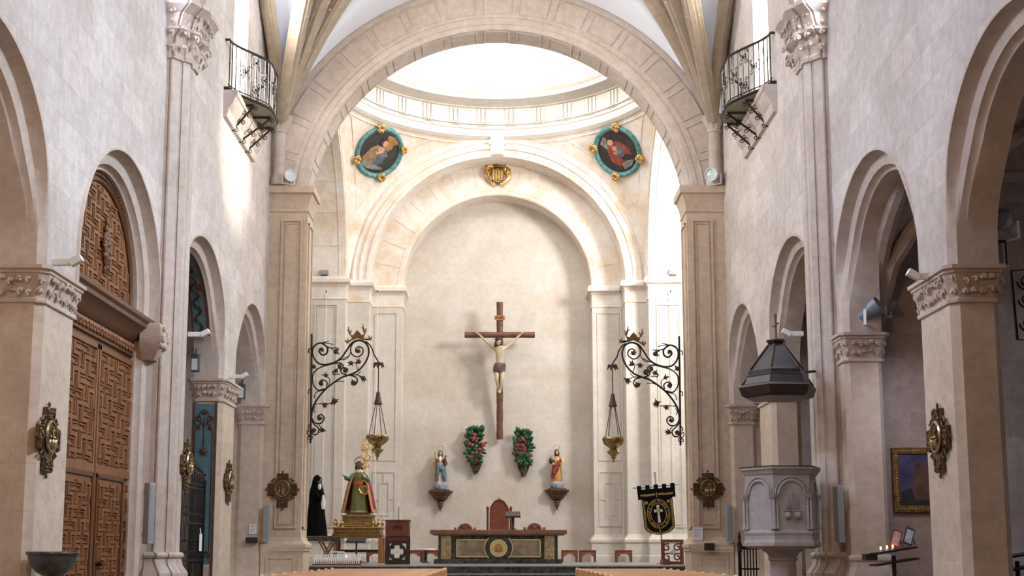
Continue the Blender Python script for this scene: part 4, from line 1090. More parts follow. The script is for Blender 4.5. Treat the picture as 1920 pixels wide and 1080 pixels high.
def head(t,c,r,skin,hair,long=True,yaw=0,tilt=0,hairname='hair'):
    """head with brow, nose, lips, ears and shoulder-length hair; faces -y before yaw/tilt"""
    c=Vector(c); R=Matrix.Rotation(yaw,3,'Z')@Matrix.Rotation(tilt,3,'Y')
    b=MB(); P=lambda x,y,z: c+R@(Vector((x,y,z))*r)
    b.ball(c,(r*.80,r*.92,r*1.12),0,16,R=R)
    b.ball(P(0,-.35,-.72),(r*.50,r*.50,r*.42),0,10,R=R)          # jaw and chin
    b.ball(P(0,-.98,-.10),(r*.13,r*.20,r*.27),0,8,R=R)           # nose
    for s in (-1,1):
        b.ball(P(s*.32,-.80,.16),(r*.20,r*.14,r*.07),0,8,R=R)    # brow
        b.ball(P(s*.40,-.68,-.25),(r*.26,r*.2,r*.22),0,8,R=R)    # cheek
        b.ball(P(s*.80,.05,-.05),(r*.10,r*.2,r*.26),0,8,R=R)     # ear
    b.ball(P(0,-.84,-.56),(r*.22,r*.10,r*.08),0,8,R=R)           # lips
    h=b.build('head',skin,t,smooth=60)
    e=MB()
    for s in (-1,1): e.ball(P(s*.31,-.86,.02),(r*.12,r*.07,r*.06),0,8,R=R)
    e.build('eyes',hair,h,smooth=60)
    q=MB(); q.ball(P(0,.16,.28),(r*.98,r*.98,r*1.0),0,16,R=R)
    if long:
        for s in (-1,1):
            for k in range(3): q.ball(P(s*(.78-.06*k),.10+.1*k,-.35-.55*k),(r*.36,r*.45,r*.55),0,8,R=R)
        q.ball(P(0,.62,-.9),(r*.8,r*.4,r*1.1),0,10,R=R)
    q.build(hairname,hair,h,smooth=60)
    return h
def hand(mb,p,d,s,up=(0,0,1)):
    """five-fingered hand at p pointing along d"""
    p=Vector(p); d=Vector(d).normalized(); u=Vector(up); w=d.cross(u).normalized(); n=w.cross(d)
    mb.ball(p+d*s*.45,(s*.30,s*.30,s*.42),0,8,R=Matrix((w,n,d)).transposed())
    for k,(o,l) in enumerate(((-.22,.62),(-.08,.74),(.07,.70),(.21,.55))):
        q=p+d*s*.8+w*(o*s); mb.tube([q,q+d*s*l*.5+n*s*.05,q+d*s*l*.85-n*s*.18],[s*.085,s*.075,s*.05],5)
    q=p+d*s*.35-w*(s*.26); mb.tube([q,q-w*s*.2+d*s*.25-n*s*.08,q-w*s*.2+d*s*.5-n*s*.18],[s*.10,s*.085,s*.06],5)

# ------------------------------------------------------------------ crucifix
pb=ay(937,823,40.0); t=thing('crucifix','large wooden crucifix leaning from the apse wall above throne','crucifix',(pb.x,40.12,pb.z))
TL=math.radians(7.0); t.rotation_euler=(TL,0,0)
H=4.50; ZB=3.42
b=MB(); r=random.Random(2)
b.loft([[Vector((q*math.cos(a)*.105,q*math.sin(a)*.09-.1,z)) for a in [2*PI*k/12 for k in range(12)]] for z,q in [(H*k/24,1+.06*math.sin(k*1.9)) for k in range(25)]])
c1=b.build('upright_beam',WOOD_C,t,smooth=50)
b=MB()
for k in range(16): b.ball((r.choice((-.09,.09))*r.uniform(.6,1),-.17,.2+k*.27+r.uniform(-.05,.05)),(.03,.03,.04),0,6)
b.build('bark_knots',WOOD_C,c1,smooth=50)
b=MB(); b.loft([[Vector((x,q*math.cos(a)*.09-.13,ZB+q*math.sin(a)*.10)) for a in [2*PI*k/12 for k in range(12)]] for x,q in [(-1.15+2.30*k/12,1+.05*math.sin(k*2.3)) for k in range(13)]])
b.build('cross_beam',WOOD_C,t,smooth=50)
TIT=mat('gilt_title_board',(.50,.21,.10,1),.5,var=.2)
b=MB(); b.prism([(-.17,-.07),(.17,-.07),(.17,-.03),(.20,.0),(.17,.03),(.17,.08),(-.17,.08),(-.17,.03),(-.20,0),(-.17,-.03)],(0,-.20,ZB+.55),(1,0,0),(0,0,1),(0,-.03,0)); tb=b.build('title_board',TIT,t)
b=MB(); put_text(b,'INRI',(0,-.235,ZB+.505),(1,0,0),(0,0,1),(0,-1,0),.155); b.build('title_lettering',HAIR,tb)
Y=-.27
def J(x,z,r,y=Y): return (x,y,ZB+z,r)
jo={'pel':J(.0,-1.03,(.135,.11)),'belly':J(.0,-.86,(.115,.09)),'rib':J(0,-.66,(.155,.11),Y-.02),'chest':J(0,-.48,(.165,.11),Y-.02),'neck':J(-.01,-.36,.065,Y-.03),'head':J(-.03,-.24,.07,Y-.07),
 'sl':J(-.20,-.43,.068),'el':J(-.46,-.20,.043,Y+.04),'wl':J(-.66,-.01,.030,Y+.06),'hl':J(-.73,.04,.036,Y+.06),
 'sr':J(.20,-.43,.068),'er':J(.46,-.20,.043,Y+.04),'wr':J(.66,-.01,.030,Y+.06),'hr':J(.73,.04,.036,Y+.06),
 'tl':J(-.085,-1.15,.095),'kl':J(-.10,-1.46,.066,Y-.10),'al':J(-.035,-1.82,.042,Y+.02),'fl':J(-.03,-1.92,.038,Y-.05),
 'tr':J(.085,-1.15,.095),'kr':J(.075,-1.46,.066,Y-.12),'ar':J(.01,-1.80,.042,Y-.03),'fr':J(.0,-1.93,.038,Y-.09)}
ed=[('pel','belly'),('belly','rib'),('rib','chest'),('chest','neck'),('neck','head'),('chest','sl'),('sl','el'),('el','wl'),('wl','hl'),('chest','sr'),('sr','er'),('er','wr'),('wr','hr'),('pel','tl'),('tl','kl'),('kl','al'),('al','fl'),('pel','tr'),('tr','kr'),('kr','ar'),('ar','fr')]
body=skin_fig('carved_body',jo,ed,SKIN,t); body['label']='pale carved body with bowed head'
hd=head(body,(-.045,Y-.11,ZB-.235),.105,SKIN,HAIR,True,.45,.25)
b=MB()
b.tube([(-.045+.105*math.cos(a),Y-.11+.11*math.sin(a),ZB-.15+.012*math.sin(5*a)) for a in [2*PI*k/20 for k in range(20)]],.022,6,closed=True); b.build('thorn_crown',HAIR,body)
b=MB(); hand(b,(-.70,Y+.04,ZB+.02),(-.5,-.2,.45),.10,(0,-1,0)); hand(b,(.70,Y+.04,ZB+.02),(.5,-.2,.45),.10,(0,-1,0)); b.build('hands',SKIN,body,smooth=60)
b=MB(); b.lathe([(.15,-1.22),(.165,-1.15),(.16,-1.02),(.15,-.93),(.13,-.92)],(0,Y,ZB),28,sx=1.12,sy=.95,mod=lambda a,z:1+.05*math.sin(9*a+z*12))
b.ball((-.17,Y-.02,ZB-1.12),(.05,.06,.15),0,8); b.ball((.16,Y-.02,ZB-1.05),(.05,.06,.12),0,8)
for k in range(4): b.tube([(-.16,Y-.10,ZB-.98-.05*k),(0,Y-.165,ZB-1.03-.04*k),(.16,Y-.10,ZB-.97-.05*k)],.018,5)
b.build('loincloth',LOIN,body,smooth=60)

# ------------------------------------------------------------------ flower sprays
LEAFM=mat('dark_green_leaves',(.014,.055,.022,1),.45,var=.6,scale=18,col2=(.035,.14,.045,1)); REDF=mat('crimson_flowers',(.42,.012,.035,1),.5,var=.4,scale=25,col2=(.62,.05,.075,1)); TWIG=mat('dried_twigs',(.065,.040,.025,1),.7,var=.4,scale=20)
def spray(px,py,seed,lab,hw,fl):
    p=ay(px,py,40.15); t=thing('flower_spray',lab,'flowers',p,group=None); r=random.Random(seed)
    b=MB()
    def leaf(c,d,L,w,m=b):
        c=Vector(c); d=Vector(d).normalized(); s=d.cross(Vector((0,-1,0)))
        s=s.normalized() if s.length>.1 else Vector((1,0,0)); n=s.cross(d)
        pts=[]
        for k in range(7):
            q=k/6; ww=w*math.sin(PI*min(1,q*.92+.06))**.8; bend=-.25*L*q*q
            pts.append([c+d*(L*q)+s*ww+n*bend*0+Vector((0,-.05*math.sin(PI*q),-bend*0)),c+d*(L*q)+Vector((0,-.10*math.sin(PI*q)-.01,0)),c+d*(L*q)-s*ww+Vector((0,-.05*math.sin(PI*q),0))])
        m.grid(pts)
    for k in range(120):
        a=r.uniform(0,2*PI); z=r.uniform(-.34,.62); wq=hw*(1-.25*abs(z-.1)/.6)
        x=r.uniform(-1,1)*wq*.62; d=(x*2.6+r.uniform(-.3,.3),-.25,(z-.12)*1.5+r.uniform(-.3,.3))
        leaf((x,-.05-.16*r.random(),z),d,r.uniform(.14,.26),r.uniform(.035,.075))
    for k in range(9):
        a=PI*k/8; leaf((.10*math.cos(a),-.08,.45),(math.cos(a),-.1,1.0),.30,.06)
    f_=b.build('foliage',LEAFM,t,smooth=70); f_['kind']='stuff'
    for x,z in fl:
        q=MB(); c=Vector((x,-.24,z))
        for k in range(11):
            a=2*PI*k/11*1.7; d=.055*(.4+.6*(k/11)); q.ball(c+Vector((d*math.cos(a),-.02+.03*(k/11),d*math.sin(a))),(.042,.028,.046),0,7)
        q.build('flower',REDF,t,smooth=60)
    q=MB()
    for k in range(16):
        x0=r.uniform(-.2,.2); q.tube([(x0,-.08,-.30),(x0*.8+r.uniform(-.05,.05),-.14,-.52),(x0*.30+r.uniform(-.03,.03),-.10,-.78-r.random()*.08)],[.022,.03,.012],5)
    for k in range(18):
        z=r.uniform(-.72,-.35); q.ball((r.uniform(-.18,.18)*(1+z+.2),-.13,z),(.035,.03,.045),0,6)
    q.build('trailing_stems',TWIG,t,smooth=60)
spray(891,842,3,'green leaf spray with scattered red flowers, crucifix side of the blue-robed statue',.36,[(.0,.42),(-.05,.32),(.02,.20),(.27,.12),(.16,-.06),(-.05,-.13),(.12,-.22),(.05,-.36),(-.18,.14),(-.14,-.28)])
spray(981,847,8,'spray with massed red flowers and pointed leaves, crucifix side of the red-sashed statue',.34,[(-.26,.30),(-.14,.32),(-.02,.38),(-.20,.20),(-.08,.22),(.06,.33),(-.14,.06),(-.04,.10),(.04,.04),(-.10,-.06),(-.14,-.24),(-.12,-.34),(.16,-.2),(-.26,.02)])

# ------------------------------------------------------------------ wall consoles and statues
WALN=mat('console_walnut',(.10,.040,.020,1),.45,var=.3,scale=8)
def console(px,py,lab):
    p=ay(px,py,40.2); t=thing('wall_console',lab,'bracket',p)
    b=MB()
    lv=[(.40,.30),(.40,.26),(.36,.23),(.30,.16),(.25,.12),(.26,.10),(.20,.02),(.13,-.04),(.10,-.06)]
    b.loft([[Vector((-w,0,z)),Vector((-w,-w*.55,z)),Vector((-w*.55,-w,z)),Vector((w*.55,-w,z)),Vector((w,-w*.55,z)),Vector((w,0,z))] for w,z in lv]); b.build('bracket_body',WALN,t,bevel=.008)
    b=MB(); b.bx(-.30,.30,-.34,0,.30,.34); b.build('shelf',WALN,t,bevel=.008)
    b=MB(); b.lathe([(.09,-.06),(.10,-.10),(.075,-.14),(.085,-.18),(.04,-.27),(.025,-.29),(.04,-.32),(.03,-.35),(.001,-.36)],(0,-.11,0),14); b.build('drop_finial',WALN,t,smooth=40); return p
BLUER=mat('blue_robe',(.055,.13,.18,1),.5,var=.35,scale=10,col2=(.13,.22,.27,1)); CREAM=mat('cream_robe',(.62,.50,.34,1),.5,var=.15,scale=10); REDR=mat('red_sash',(.24,.028,.028,1),.5,var=.3,scale=10); BROWNR=mat('brown_cloak',(.14,.055,.03,1),.55,var=.3,scale=10); CLOUD=mat('blue_cloud_base',(.20,.27,.36,1),.5,var=.4,scale=9,col2=(.42,.46,.52,1)); GOLDR=mat('gold_cloth',(.45,.24,.06,1),.45,.3,var=.3,scale=14)
PALM=mat('pale_gold_palm',(.78,.56,.26,1),.5,.2,var=.2)
def folds(n,amp,ph=0): return lambda a,z: 1+amp*math.sin(n*a+ph+3*z)
def small_statue(px,py,lab,kind):
    p=console(px,py,'walnut wall console under the '+('blue-robed' if kind==0 else 'red-sashed')+' statue')
    t=thing('saint_statue',lab,'statue',(p.x,p.y-.22,p.z+.34))
    b=MB(); b.lathe([(.17,0),(.20,.05),(.235,.14),(.22,.20),(.12,.235)],seg=24,sy=.75,mod=lambda a,z:1+.07*math.sin(7*a+20*z)); b.build('cloud_base',CLOUD,t,smooth=60)
    z0=.2
    b=MB(); b.lathe([(.175,z0),(.165,z0+.15),(.14,z0+.4),(.115,z0+.55),(.13,z0+.7),(.125,z0+.80),(.05,z0+.86)],seg=36,sy=.72,mod=folds(9,.06)); b.build('robe',CREAM if kind==0 else GOLDR,t,smooth=60)
    m=[BLUER,REDR][kind]
    b=MB()
    if kind==0:
        rows=[[Vector((rr*math.cos(a)*(1+.05*math.sin(7*a)),rr*.85*math.sin(a)*(1+.05*math.sin(7*a)),z)) for a in [-1.25+(PI+2.5)*k/24 for k in range(25)]] for z,rr in ((z0+.06,.19),(z0+.3,.185),(z0+.5,.16),(z0+.62,.15))]
        rows2=[[v*1 for v in r_] for r_ in rows]
        b.grid(rows); b.ball((-.05,-.10,z0+.50),(.12,.05,.12),0,10); b.ball((.07,-.10,z0+.46),(.11,.05,.13),0,10)
        b.tube([(-.08,-.12,z0+.45),(-.11,-.13,z0+.2),(-.13,-.12,z0+.06)],[.06,.05,.04],8); b.tube([(.08,-.12,z0+.42),(.11,-.13,z0+.2),(.12,-.12,z0+.1)],[.06,.05,.03],8)
    else:
        b.lathe([(.19,z0+.14),(.175,z0+.3),(.15,z0+.5),(.135,z0+.58)],seg=36,sy=.8,a0=.3,arc=4.0,mod=folds(8,.06)); b.tube([(-.10,-.12,z0+.28),(-.02,-.14,z0+.52),(.12,-.10,z0+.74)],[.07,.05,.035],8); b.ball((-.05,-.10,z0+.42),(.11,.05,.12),0,10)
    b.build('mantle',m,t,smooth=60)
    b=MB(); sm=BROWNR if kind==0 else CREAM
    for s in (-1,1): b.tube([(s*.12,-.0,z0+.79),(s*.19,-.05,z0+.63),(s*(.16 if kind==0 else .10),-.15,z0+.58)],[.05,.055,.04],8)
    b.ball((0,0,z0+.72),(.145,.10,.12),0,12); b.build('sleeves',sm,t,smooth=60)
    b=MB(); hand(b,(-.15 if kind==0 else -.04,-.16,z0+.59),(-.1,-.5,.2),.06); hand(b,(.16 if kind==0 else .12,-.15,z0+.60),(.3,-.5,.3),.06); b.build('hands',SKIN,t,smooth=60)
    head(t,(0,-.02,z0+.98),.078,SKIN,BROWNR if kind==0 else HAIR)
    halo(t,(0,.03,z0+1.14),.088,BRONZE if kind==0 else GILT,.007,0 if kind==0 else 16)
    if kind==0:
        b=MB(); b.tube([(-.20,-.16,z0-.03),(-.17,-.16,z0+1.0)],.016,6); b.build('staff',GOLDR,t)
        b=MB(); b.ball((.15,-.12,z0+.78),(.05,.05,.06),0,8); b.ball((.17,-.12,z0+.87),.038,0,8); b.tube([(.13,-.1,z0+.74),(.20,-.12,z0+.66)],.035,6); b.build('child_figure',BROWNR,t,smooth=60)
        b=MB(); b.ball((0,-.10,z0+.78),(.05,.03,.11),0,10); b.build('white_bodice',PAPER,t,smooth=60)
    else:
        b=MB()
        for k in range(15):
            q=k/14; c=Vector((.17+.06*q,-.14,z0+.55+.55*q)); b.tube([c,c+Vector((.035*(1-q)+.012,0,.06))],[.014,.004],5); b.tube([c,c+Vector((-.02*(1-q)-.01,0,.06))],[.014,.004],5)
        b.tube([(.16,-.14,z0+.5),(.235,-.14,z0+1.12)],.01,5); b.build('palm_frond',PALM,t,smooth=60)
        b=MB(); b.ball((-.18,-.10,z0+.68),(.085,.07,.10),0,8); b.ball((-.22,-.12,z0+.73),(.04,.04,.05),0,8); b.build('dark_bundle',HAIR,t,smooth=60)
small_statue(826,938,'small painted statue in blue robe with staff on wall console',0)
small_statue(1044,936,'small painted statue with red sash and tall palm on wall console',1)

# ------------------------------------------------------------------ altar
DG=MATS['dark_green_marble']; YM=mat('yellow_veined_marble',(.40,.31,.16,1),.35,var=.35,scale=10); RM=mat('brown_veined_marble',(.26,.19,.125,1),.35,var=.4,scale=5,col2=(.40,.31,.23,1)); CRM=mat('cream_gilt_moulding',(.62,.50,.25,1),.4,var=.1); TOPM=mat('reddish_table_slab',(.22,.105,.07,1),.35,var=.25,scale=7)
YA2=33.0; U=.01424
t=thing('altar_table','long dark green marble altar with central gold medallion','altar',(.04,YA2,.89))
X=lambda px:(px-935)*U; Z=lambda py:(1035-py)*U+1.2-.89
b=MB(); b.bx(X(807),X(1063),-.12,1.0,Z(1002),Z(994)); b.bx(X(812),X(1058),-.09,.97,Z(1004),Z(1002)); b.build('table_slab',TOPM,t,bevel=.008)
b=MB(); b.bx(X(822),X(1046),.05,.85,0.08,Z(1004)); b.build('body',DG,t)
b=MB(); b.bx(X(814),X(1054),-.04,.95,0,.12); b.build('plinth',DG,t,bevel=.01)
for x0,x1 in ((827,846),(1021,1040)):
    b=MB(); b.bx(X(x0),X(x1),.0,.06,.12,Z(1005)); c=b.build('carved_pilaster',YM,t,bevel=.005); b=MB(); r=random.Random(x0)
    for k in range(30): b.ball((X((x0+x1)/2)+r.choice((-1,1))*r.uniform(0,.09),-.005,.2+r.random()*(Z(1010)-.25)),(.02,.014,.03),0,6)
    b.build('carving',YM,c,smooth=60)
for s in (-1,1):
    b=MB(); xa,xb=sorted((s*.16*1.6,s*1.13)); b.bx(xa,xb,.01,.05,Z(1044),Z(1012)); c=b.build('marble_panel',RM,t)
    b=MB()
    for a0,a1,c0,c1 in ((xa,xb,Z(1045),Z(1042.5)),(xa,xb,Z(1013.5),Z(1011)),((xb-.035) if s>0 else xa,xb if s>0 else xa+.035,Z(1045),Z(1011))): b.bx(a0,a1,-.015,.02,c0,c1)
    b.build('gilt_frame',CRM,c,bevel=.004)
zc=Z(1028); RX=Matrix.Rotation(PI/2,3,'X')
b=MB(); b.lathe([(.355,0),(.355,.05),(.001,.051)],(0,.02,zc),40,R=RX); b.build('medallion_ground',DG,t)
for sx_ in (-1,1):
    b=MB(); b.tube([(sx_*.375*math.cos(a),-.02,zc+.375*math.sin(a)) for a in [-.8+1.6*q/12 for q in range(13)]],.02,6); b.build('gilt_arc',CRM,t,smooth=60)
b=MB(); b.lathe([(.235,0),(.235,.045),(.20,.05),(.19,.035),(.001,.036)],(0,-.03,zc),40,R=RX); c=b.build('medallion',CRM,t,smooth=30)
b=MB(); r=random.Random(4)
for k in range(12):
    a=2*PI*k/12; b.tube([(.05*math.cos(a),-.07,zc+.05*math.sin(a)),(.13*math.cos(a),-.075,zc+.13*math.sin(a))],[.016,.006],5)
b.ball((0,-.07,zc),(.06,.03,.08),0,10); b.ball((0,-.07,zc+.10),(.03,.02,.03),0,8)
for s in (-1,1): b.ball((s*.08,-.07,zc-.03),(.035,.02,.07),0,8)
b.build('relief_emblem',GOLDR,c,smooth=60)
# book stand on the altar
p=ay(962,995,33.3); t=thing('book_stand','dark wooden book stand with twisted stem on altar slab','book stand',(p.x,33.35,Z(994)+.89))
b=MB(); b.lathe([(.11,0),(.11,.02),(.04,.05)]+[(.028+.012*(k%2),.05+k*.025) for k in range(12)]+[(.03,.36)],seg=14); b.build('stem',WOOD_B,t,smooth=40)
b=MB(); b.box((0,0,.42),(.40,.30,.022),R=Matrix.Rotation(.55,3,'X')); b.box((0,-.14,.36),(.40,.03,.04)); b.build('book_rest',WOOD_B,t)
# presider's throne and side chairs
def gothic(w,h0,h1,n=10):
    R=None
    pts=[(-w,0),(w,0),(w,h0)]
    for k in range(1,n+1):
        q=k/n; pts.append((w*(1-q**1.25*1.0) if k<n else 0,h0+(h1-h0)*math.sin(q*PI/2)**.85))
    for k in range(n-1,0,-1):
        q=k/n; pts.append((-w*(1-q**1.25),h0+(h1-h0)*math.sin(q*PI/2)**.85))
    pts.append((-w,h0)); return pts
def seat_chair(px,Y,lab,w,hback,post,seatz,gothic_=True,zf=.89,name='wooden_armchair'):
    p=ay(px,995,Y); t=thing(name,lab,'chair',(p.x,Y,zf))
    b=MB(); b.bx(-w,w,-.55,.0,seatz-.08,seatz); b.build('seat',WOOD_R,t,bevel=.01)
    b=MB()
    if gothic_: b.prism(gothic(w*.82,hback*.80,hback),(0,0,0),(1,0,0),(0,0,1),(0,-.06,0))
    else: b.prism([(-w*.78,0),(w*.78,0)]+[(w*.78*math.cos(PI*k/16),hback-w*.78+w*.78*math.sin(PI*k/16)) for k in range(17)],(0,0,0),(1,0,0),(0,0,1),(0,-.06,0))
    bk=b.build('backrest',WOOD_R,t,bevel=.01)
    b=MB()
    if gothic_:
        b.tube([(x*1.0,-.065,z) for x,z in gothic(w*.82,hback*.80,hback)[2:-1]],.022,6)
        for k in range(7): b.ball((w*.8*math.cos(PI*k/6)*.95,-.05,hback*.80+(hback*.2)*math.sin(PI*k/6)*1.0),.03,0,6)
        b.ball((0,-.03,hback+.02),(.04,.04,.05),0,8)
    else:
        for k in range(9): b.ball((w*.55*math.cos(PI*k/8),-.065,hback-w*.78+w*.55*math.sin(PI*k/8)),.03,0,6)
        b.ball((0,-.065,hback-w*.5),(.08,.02,.08),0,8)
    b.build('carved_crest',WOOD_R,bk,smooth=50)
    for s in (-1,1):
        b=MB(); b.lathe([(.03,0),(.035,.4),(.03,.5)]+[(.034,.55),(.034,post-.10),(.05,post-.08),(.05,post-.05),(.03,post-.03),(.042,post),(.001,post+.01)],(s*w*.98,-.03,0),12); b.build('back_post',WOOD_R,t,smooth=40)
        b=MB(); b.bx(s*w*.98-.03,s*w*.98+.03,-.55,-.03,seatz+.22,seatz+.27); b.build('armrest',WOOD_R,t,bevel=.01)
        b=MB(); b.lathe([(.035,0),(.03,.2),(.04,seatz),(.03,seatz+.22)],(s*w*.95,-.50,0),10); b.build('leg',WOOD_R,t,smooth=40)
    return t
seat_chair(936,38.6,'tall pointed-back red-brown throne behind altar under crucifix',.37,1.93,1.72,.5)
seat_chair(872,38.6,'round-backed wooden chair behind altar, under the blue-robed statue side',.31,1.20,1.06,.5,False)
seat_chair(1002,38.6,'round-backed wooden chair behind altar, beside the book stand',.31,1.21,1.07,.5,False)

# ------------------------------------------------------------------ low panelled stools along the apse
def stool(px,Y,w,z1,lab,zf=.89):
    p=ay(px,1045,Y); t=thing('low_stool',lab,'stool',(p.x,Y,zf),group='red-brown stools along the apse')
    h=z1-zf
    b=MB(); b.bx(-w,w,-.40,0,h-.05,h); b.build('seat',WOOD_R,t,bevel=.008)
    for s in (-1,1):
        for y in (-.37,-.03):
            b=MB(); b.bx(s*(w-.03)-.025,s*(w-.03)+.025,y-.025,y+.025,0,h-.05); b.build('leg',WOOD_R,t)
    b=MB(); pts=[(-w+.05,h-.05),(-w+.05,h-.19)]+[(-w*.55+ (w*1.1)*k/12,h-.20+.09*math.sin(PI*k/12)**.6) for k in range(13)]+[(w-.05,h-.19),(w-.05,h-.05)]
    b.prism(pts,(0,-.385,0),(1,0,0),(0,0,1),(0,.02,0)); b.build('scalloped_apron',mat('orange_brown_wood',(.27,.075,.03,1),.4,var=.2) if 'orange_brown_wood' not in MATS else MATS['orange_brown_wood'],t)
for px,Y,w,lab in ((776,39.0,.27,'low red-brown stool just right of the wooden lectern'),(809,39.0,.27,'low red-brown stool behind the white round table end of altar'),(1067,38.6,.25,'first low red-brown stool past the altar, banner side'),
    (1101,38.6,.25,'low red-brown stool close to the apse pier base'),(1168,38.2,.25,'low red-brown stool standing before the apse pier base'),(706,37.3,.27,'low red-brown stool under the saint litter, beside wooden leg')):
    stool(px,Y,w,1.26,lab)
t=thing('side_table','small white round-topped table between lectern and altar','table',(ay(798,1030,35.5).x,35.5,.89))
b=MB(); b.lathe([(.27,.36),(.29,.37),(.29,.40),(.27,.41),(.001,.41)],seg=28); b.build('table_top',PAPER,t,smooth=40)
b=MB(); b.lathe([(.14,0),(.05,.06),(.05,.36)],seg=12); b.build('stem',DG,t,smooth=40)

# ------------------------------------------------------------------ lectern
p=ay(744,1062,31.2); t=thing('lectern','dark carved wooden lectern with quatrefoil opening beside saint litter','lectern',(p.x,31.2,.89)); w=.265; 
b=MB(); b.bx(-w-.03,w+.03,-.02,.50,.70,1.10); b.bx(-w-.05,w+.05,-.04,.52,1.08,1.12); b.build('desk_box',WOOD_R,t,bevel=.008)
b=MB(); b.tube([(x,-.035,.92+z) for x,z in spiral(-.06,0,.07,.02,0,1.2)],.012,5); b.tube([(x,-.035,.92+z) for x,z in spiral(.06,0,.07,.02,PI,-1.2)],.012,5); b.build('carved_crest',WOOD_B,t,smooth=50)
for x in (-w,w):
    for y in (.02,.46): b=MB(); b.bx(x-.035,x+.035,y-.035,y+.035,0,.70); b.build('post',WOOD_B,t,bevel=.006)
for z0,z1 in ((0,.12),(.52,.70)): b=MB(); b.bx(-w,w,-.01,.05,z0,z1); b.build('rail',WOOD_B,t,bevel=.006)
b=MB(); 
for k in range(5): 
    for s in (-1,1): b.tube([(-.2+.1*k+x*s,-.02,.61+z) for x,z in spiral(0,0,.05,.015,0,1.1,12)],.012,5)
b.build('pierced_band',WOOD_R,t,smooth=50)
b=MB(); b.tube([(.195*math.cos(2*PI*k/36),.01,.32+.195*math.sin(2*PI*k/36)) for k in range(36)],.035,8,closed=True)
for k in range(4):
    a=PI/4+PI/2*k; b.ball((.16*math.cos(a),.01,.32+.16*math.sin(a)),(.055,.03,.055),0,8)
b.build('quatrefoil',WOOD_B,t,smooth=50)
b=MB(); b.tube([(.02,.2,1.12),(.02,.2,1.42)],.008,5); b.ball((.02,.2,1.43),.014,0,6); b.build('microphone',BLACK,t)

# ------------------------------------------------------------------ saint on gilded litter
U2=35.0/2317
base=ay(672,1006,35.0)
t=thing('gilded_litter','gilded stepped litter carrying the saint in red cape','litter',(base.x,35.0,base.z)); zb=base.z
DGOLD=mat('dark_gilding',(.20,.115,.035,1),.38,.6,var=.45,scale=12)
b=MB(); lv=[(.70,0),(.70,.06),(.66,.08),(.66,.20),(.70,.22),(.70,.25),(.54,.28),(.50,.30),(.52,.33),(.47,.38),(.43,.50),(.44,.56),(.46,.575),(.46,.60),(.36,.615)]
b.loft([[Vector((-w,-w*.6,z)),Vector((w,-w*.6,z)),Vector((w,w*.6,z)),Vector((-w,w*.6,z))] for w,z in lv]); b.build('stepped_base',DGOLD,t,bevel=.006)
b=MB(); 
for k in range(15): b.ball((-.40+.8*k/14,-.275,.545),(.02,.015,.03),0,6)
for k in range(21): b.ball((-.64+1.28*k/20,-.40,.14),(.022,.02,.03),0,6)
for z,w in ((.235,.705),(.585,.465),(.30,.51)): b.tube([(-w,-w*.6-.003,z),(w,-w*.6-.003,z)],.012,5)
b.build('gilt_ornament',GILT,t,smooth=50)
b=MB(); b.bx(-.33,.33,-.20,.2,.615,.67); b.build('green_slab',GREENM,t)
for x,y in ((-.62,-.36),(-.42,-.34),(.44,-.34),(.60,-.36),(.66,.2),(-.66,.2)):
    b=MB(); b.lathe([(.05,.25),(.05,.27),(.02,.30),(.05,.36),(.035,.40),(.015,.43),(.03,.47),(.001,.50)],(x,y,0),12); b.build('corner_urn',GILT,t,smooth=50)
# wooden carrying frame
OW=mat('orange_pine',(.34,.135,.045,1),.45,var=.2,scale=5)
t2=thing('litter_trestle','plain wooden trestle with thick legs under the gilded litter','trestle',(base.x,35.0,.89)); hz=zb-.89
b=MB(); b.bx(-.72,.72,-.40,.40,hz-.05,hz); b.build('top_boards',OW,t2)
for x in (-.60,.66):
    for y in (-.36,.36):
        b=MB(); b.bx(x-.055,x+.055,y-.05,y+.05,0,hz-.05); b.build('leg',OW if x>0 else WOOD_R,t2,bevel=.006)
b=MB(); b.bx(-.6,.66,.33,.38,.3,.38); b.build('rail',WOOD_B,t2)
# the saint
SG=mat('green_gold_brocade',(.030,.10,.042,1),.45,var=.4,scale=34,col2=(.28,.28,.09,1)); VEL=mat('crimson_velvet',(.26,.010,.028,1),.65,var=.3,scale=8); TRIM=mat('gold_braid',(.42,.27,.095,1),.45,.4,var=.4,scale=40)
zs_=zb+.67
t=thing('saint_statue','tall saint statue in red cape and green brocade robe on gilded litter','statue',(base.x,34.98,zs_))
b=MB(); b.lathe([(.265,0),(.26,.06),(.235,.35),(.205,.65),(.185,.82),(.18,.90),(.20,1.0),(.205,1.12),(.15,1.20),(.06,1.24)],seg=40,sy=.72,mod=folds(10,.03)); rb=b.build('robe',SG,t,smooth=60)
b=MB(); b.lathe([(.272,0),(.272,.05),(.262,.055)],seg=40,sy=.72,mod=folds(10,.03),cap=False); b.build('hem_band',TRIM,rb,smooth=60)
b=MB(); b.lathe([(.188,.80),(.196,.82),(.194,.93),(.186,.94)],seg=32,sy=.75,cap=False); b.tube([(.02,-.15,.82),(.03,-.16,.5)],.02,6); b.build('sash',mat('coral_sash',(.46,.075,.035,1),.5,var=.15),rb,smooth=60)
def cape_row(z,w,dp,open_):
    a0=-PI/2+open_; a1=3*PI/2-open_; return [Vector((w*math.cos(a)*(1+.03*math.sin(9*a)),dp*math.sin(a)*(1+.03*math.sin(9*a))+.04,z)) for a in [a0+(a1-a0)*k/40 for k in range(41)]]
def cape_sheet(lv,off):
    return [cape_row(z,w+off,d+off,o) for z,w,d,o in lv]
lv=[(.02,.50,.34,.95),(.25,.455,.32,.92),(.55,.40,.29,.88),(.85,.33,.25,.84),(1.02,.27,.22,.80),(1.13,.225,.19,.62),(1.20,.16,.15,.45),(1.25,.10,.11,.40)]
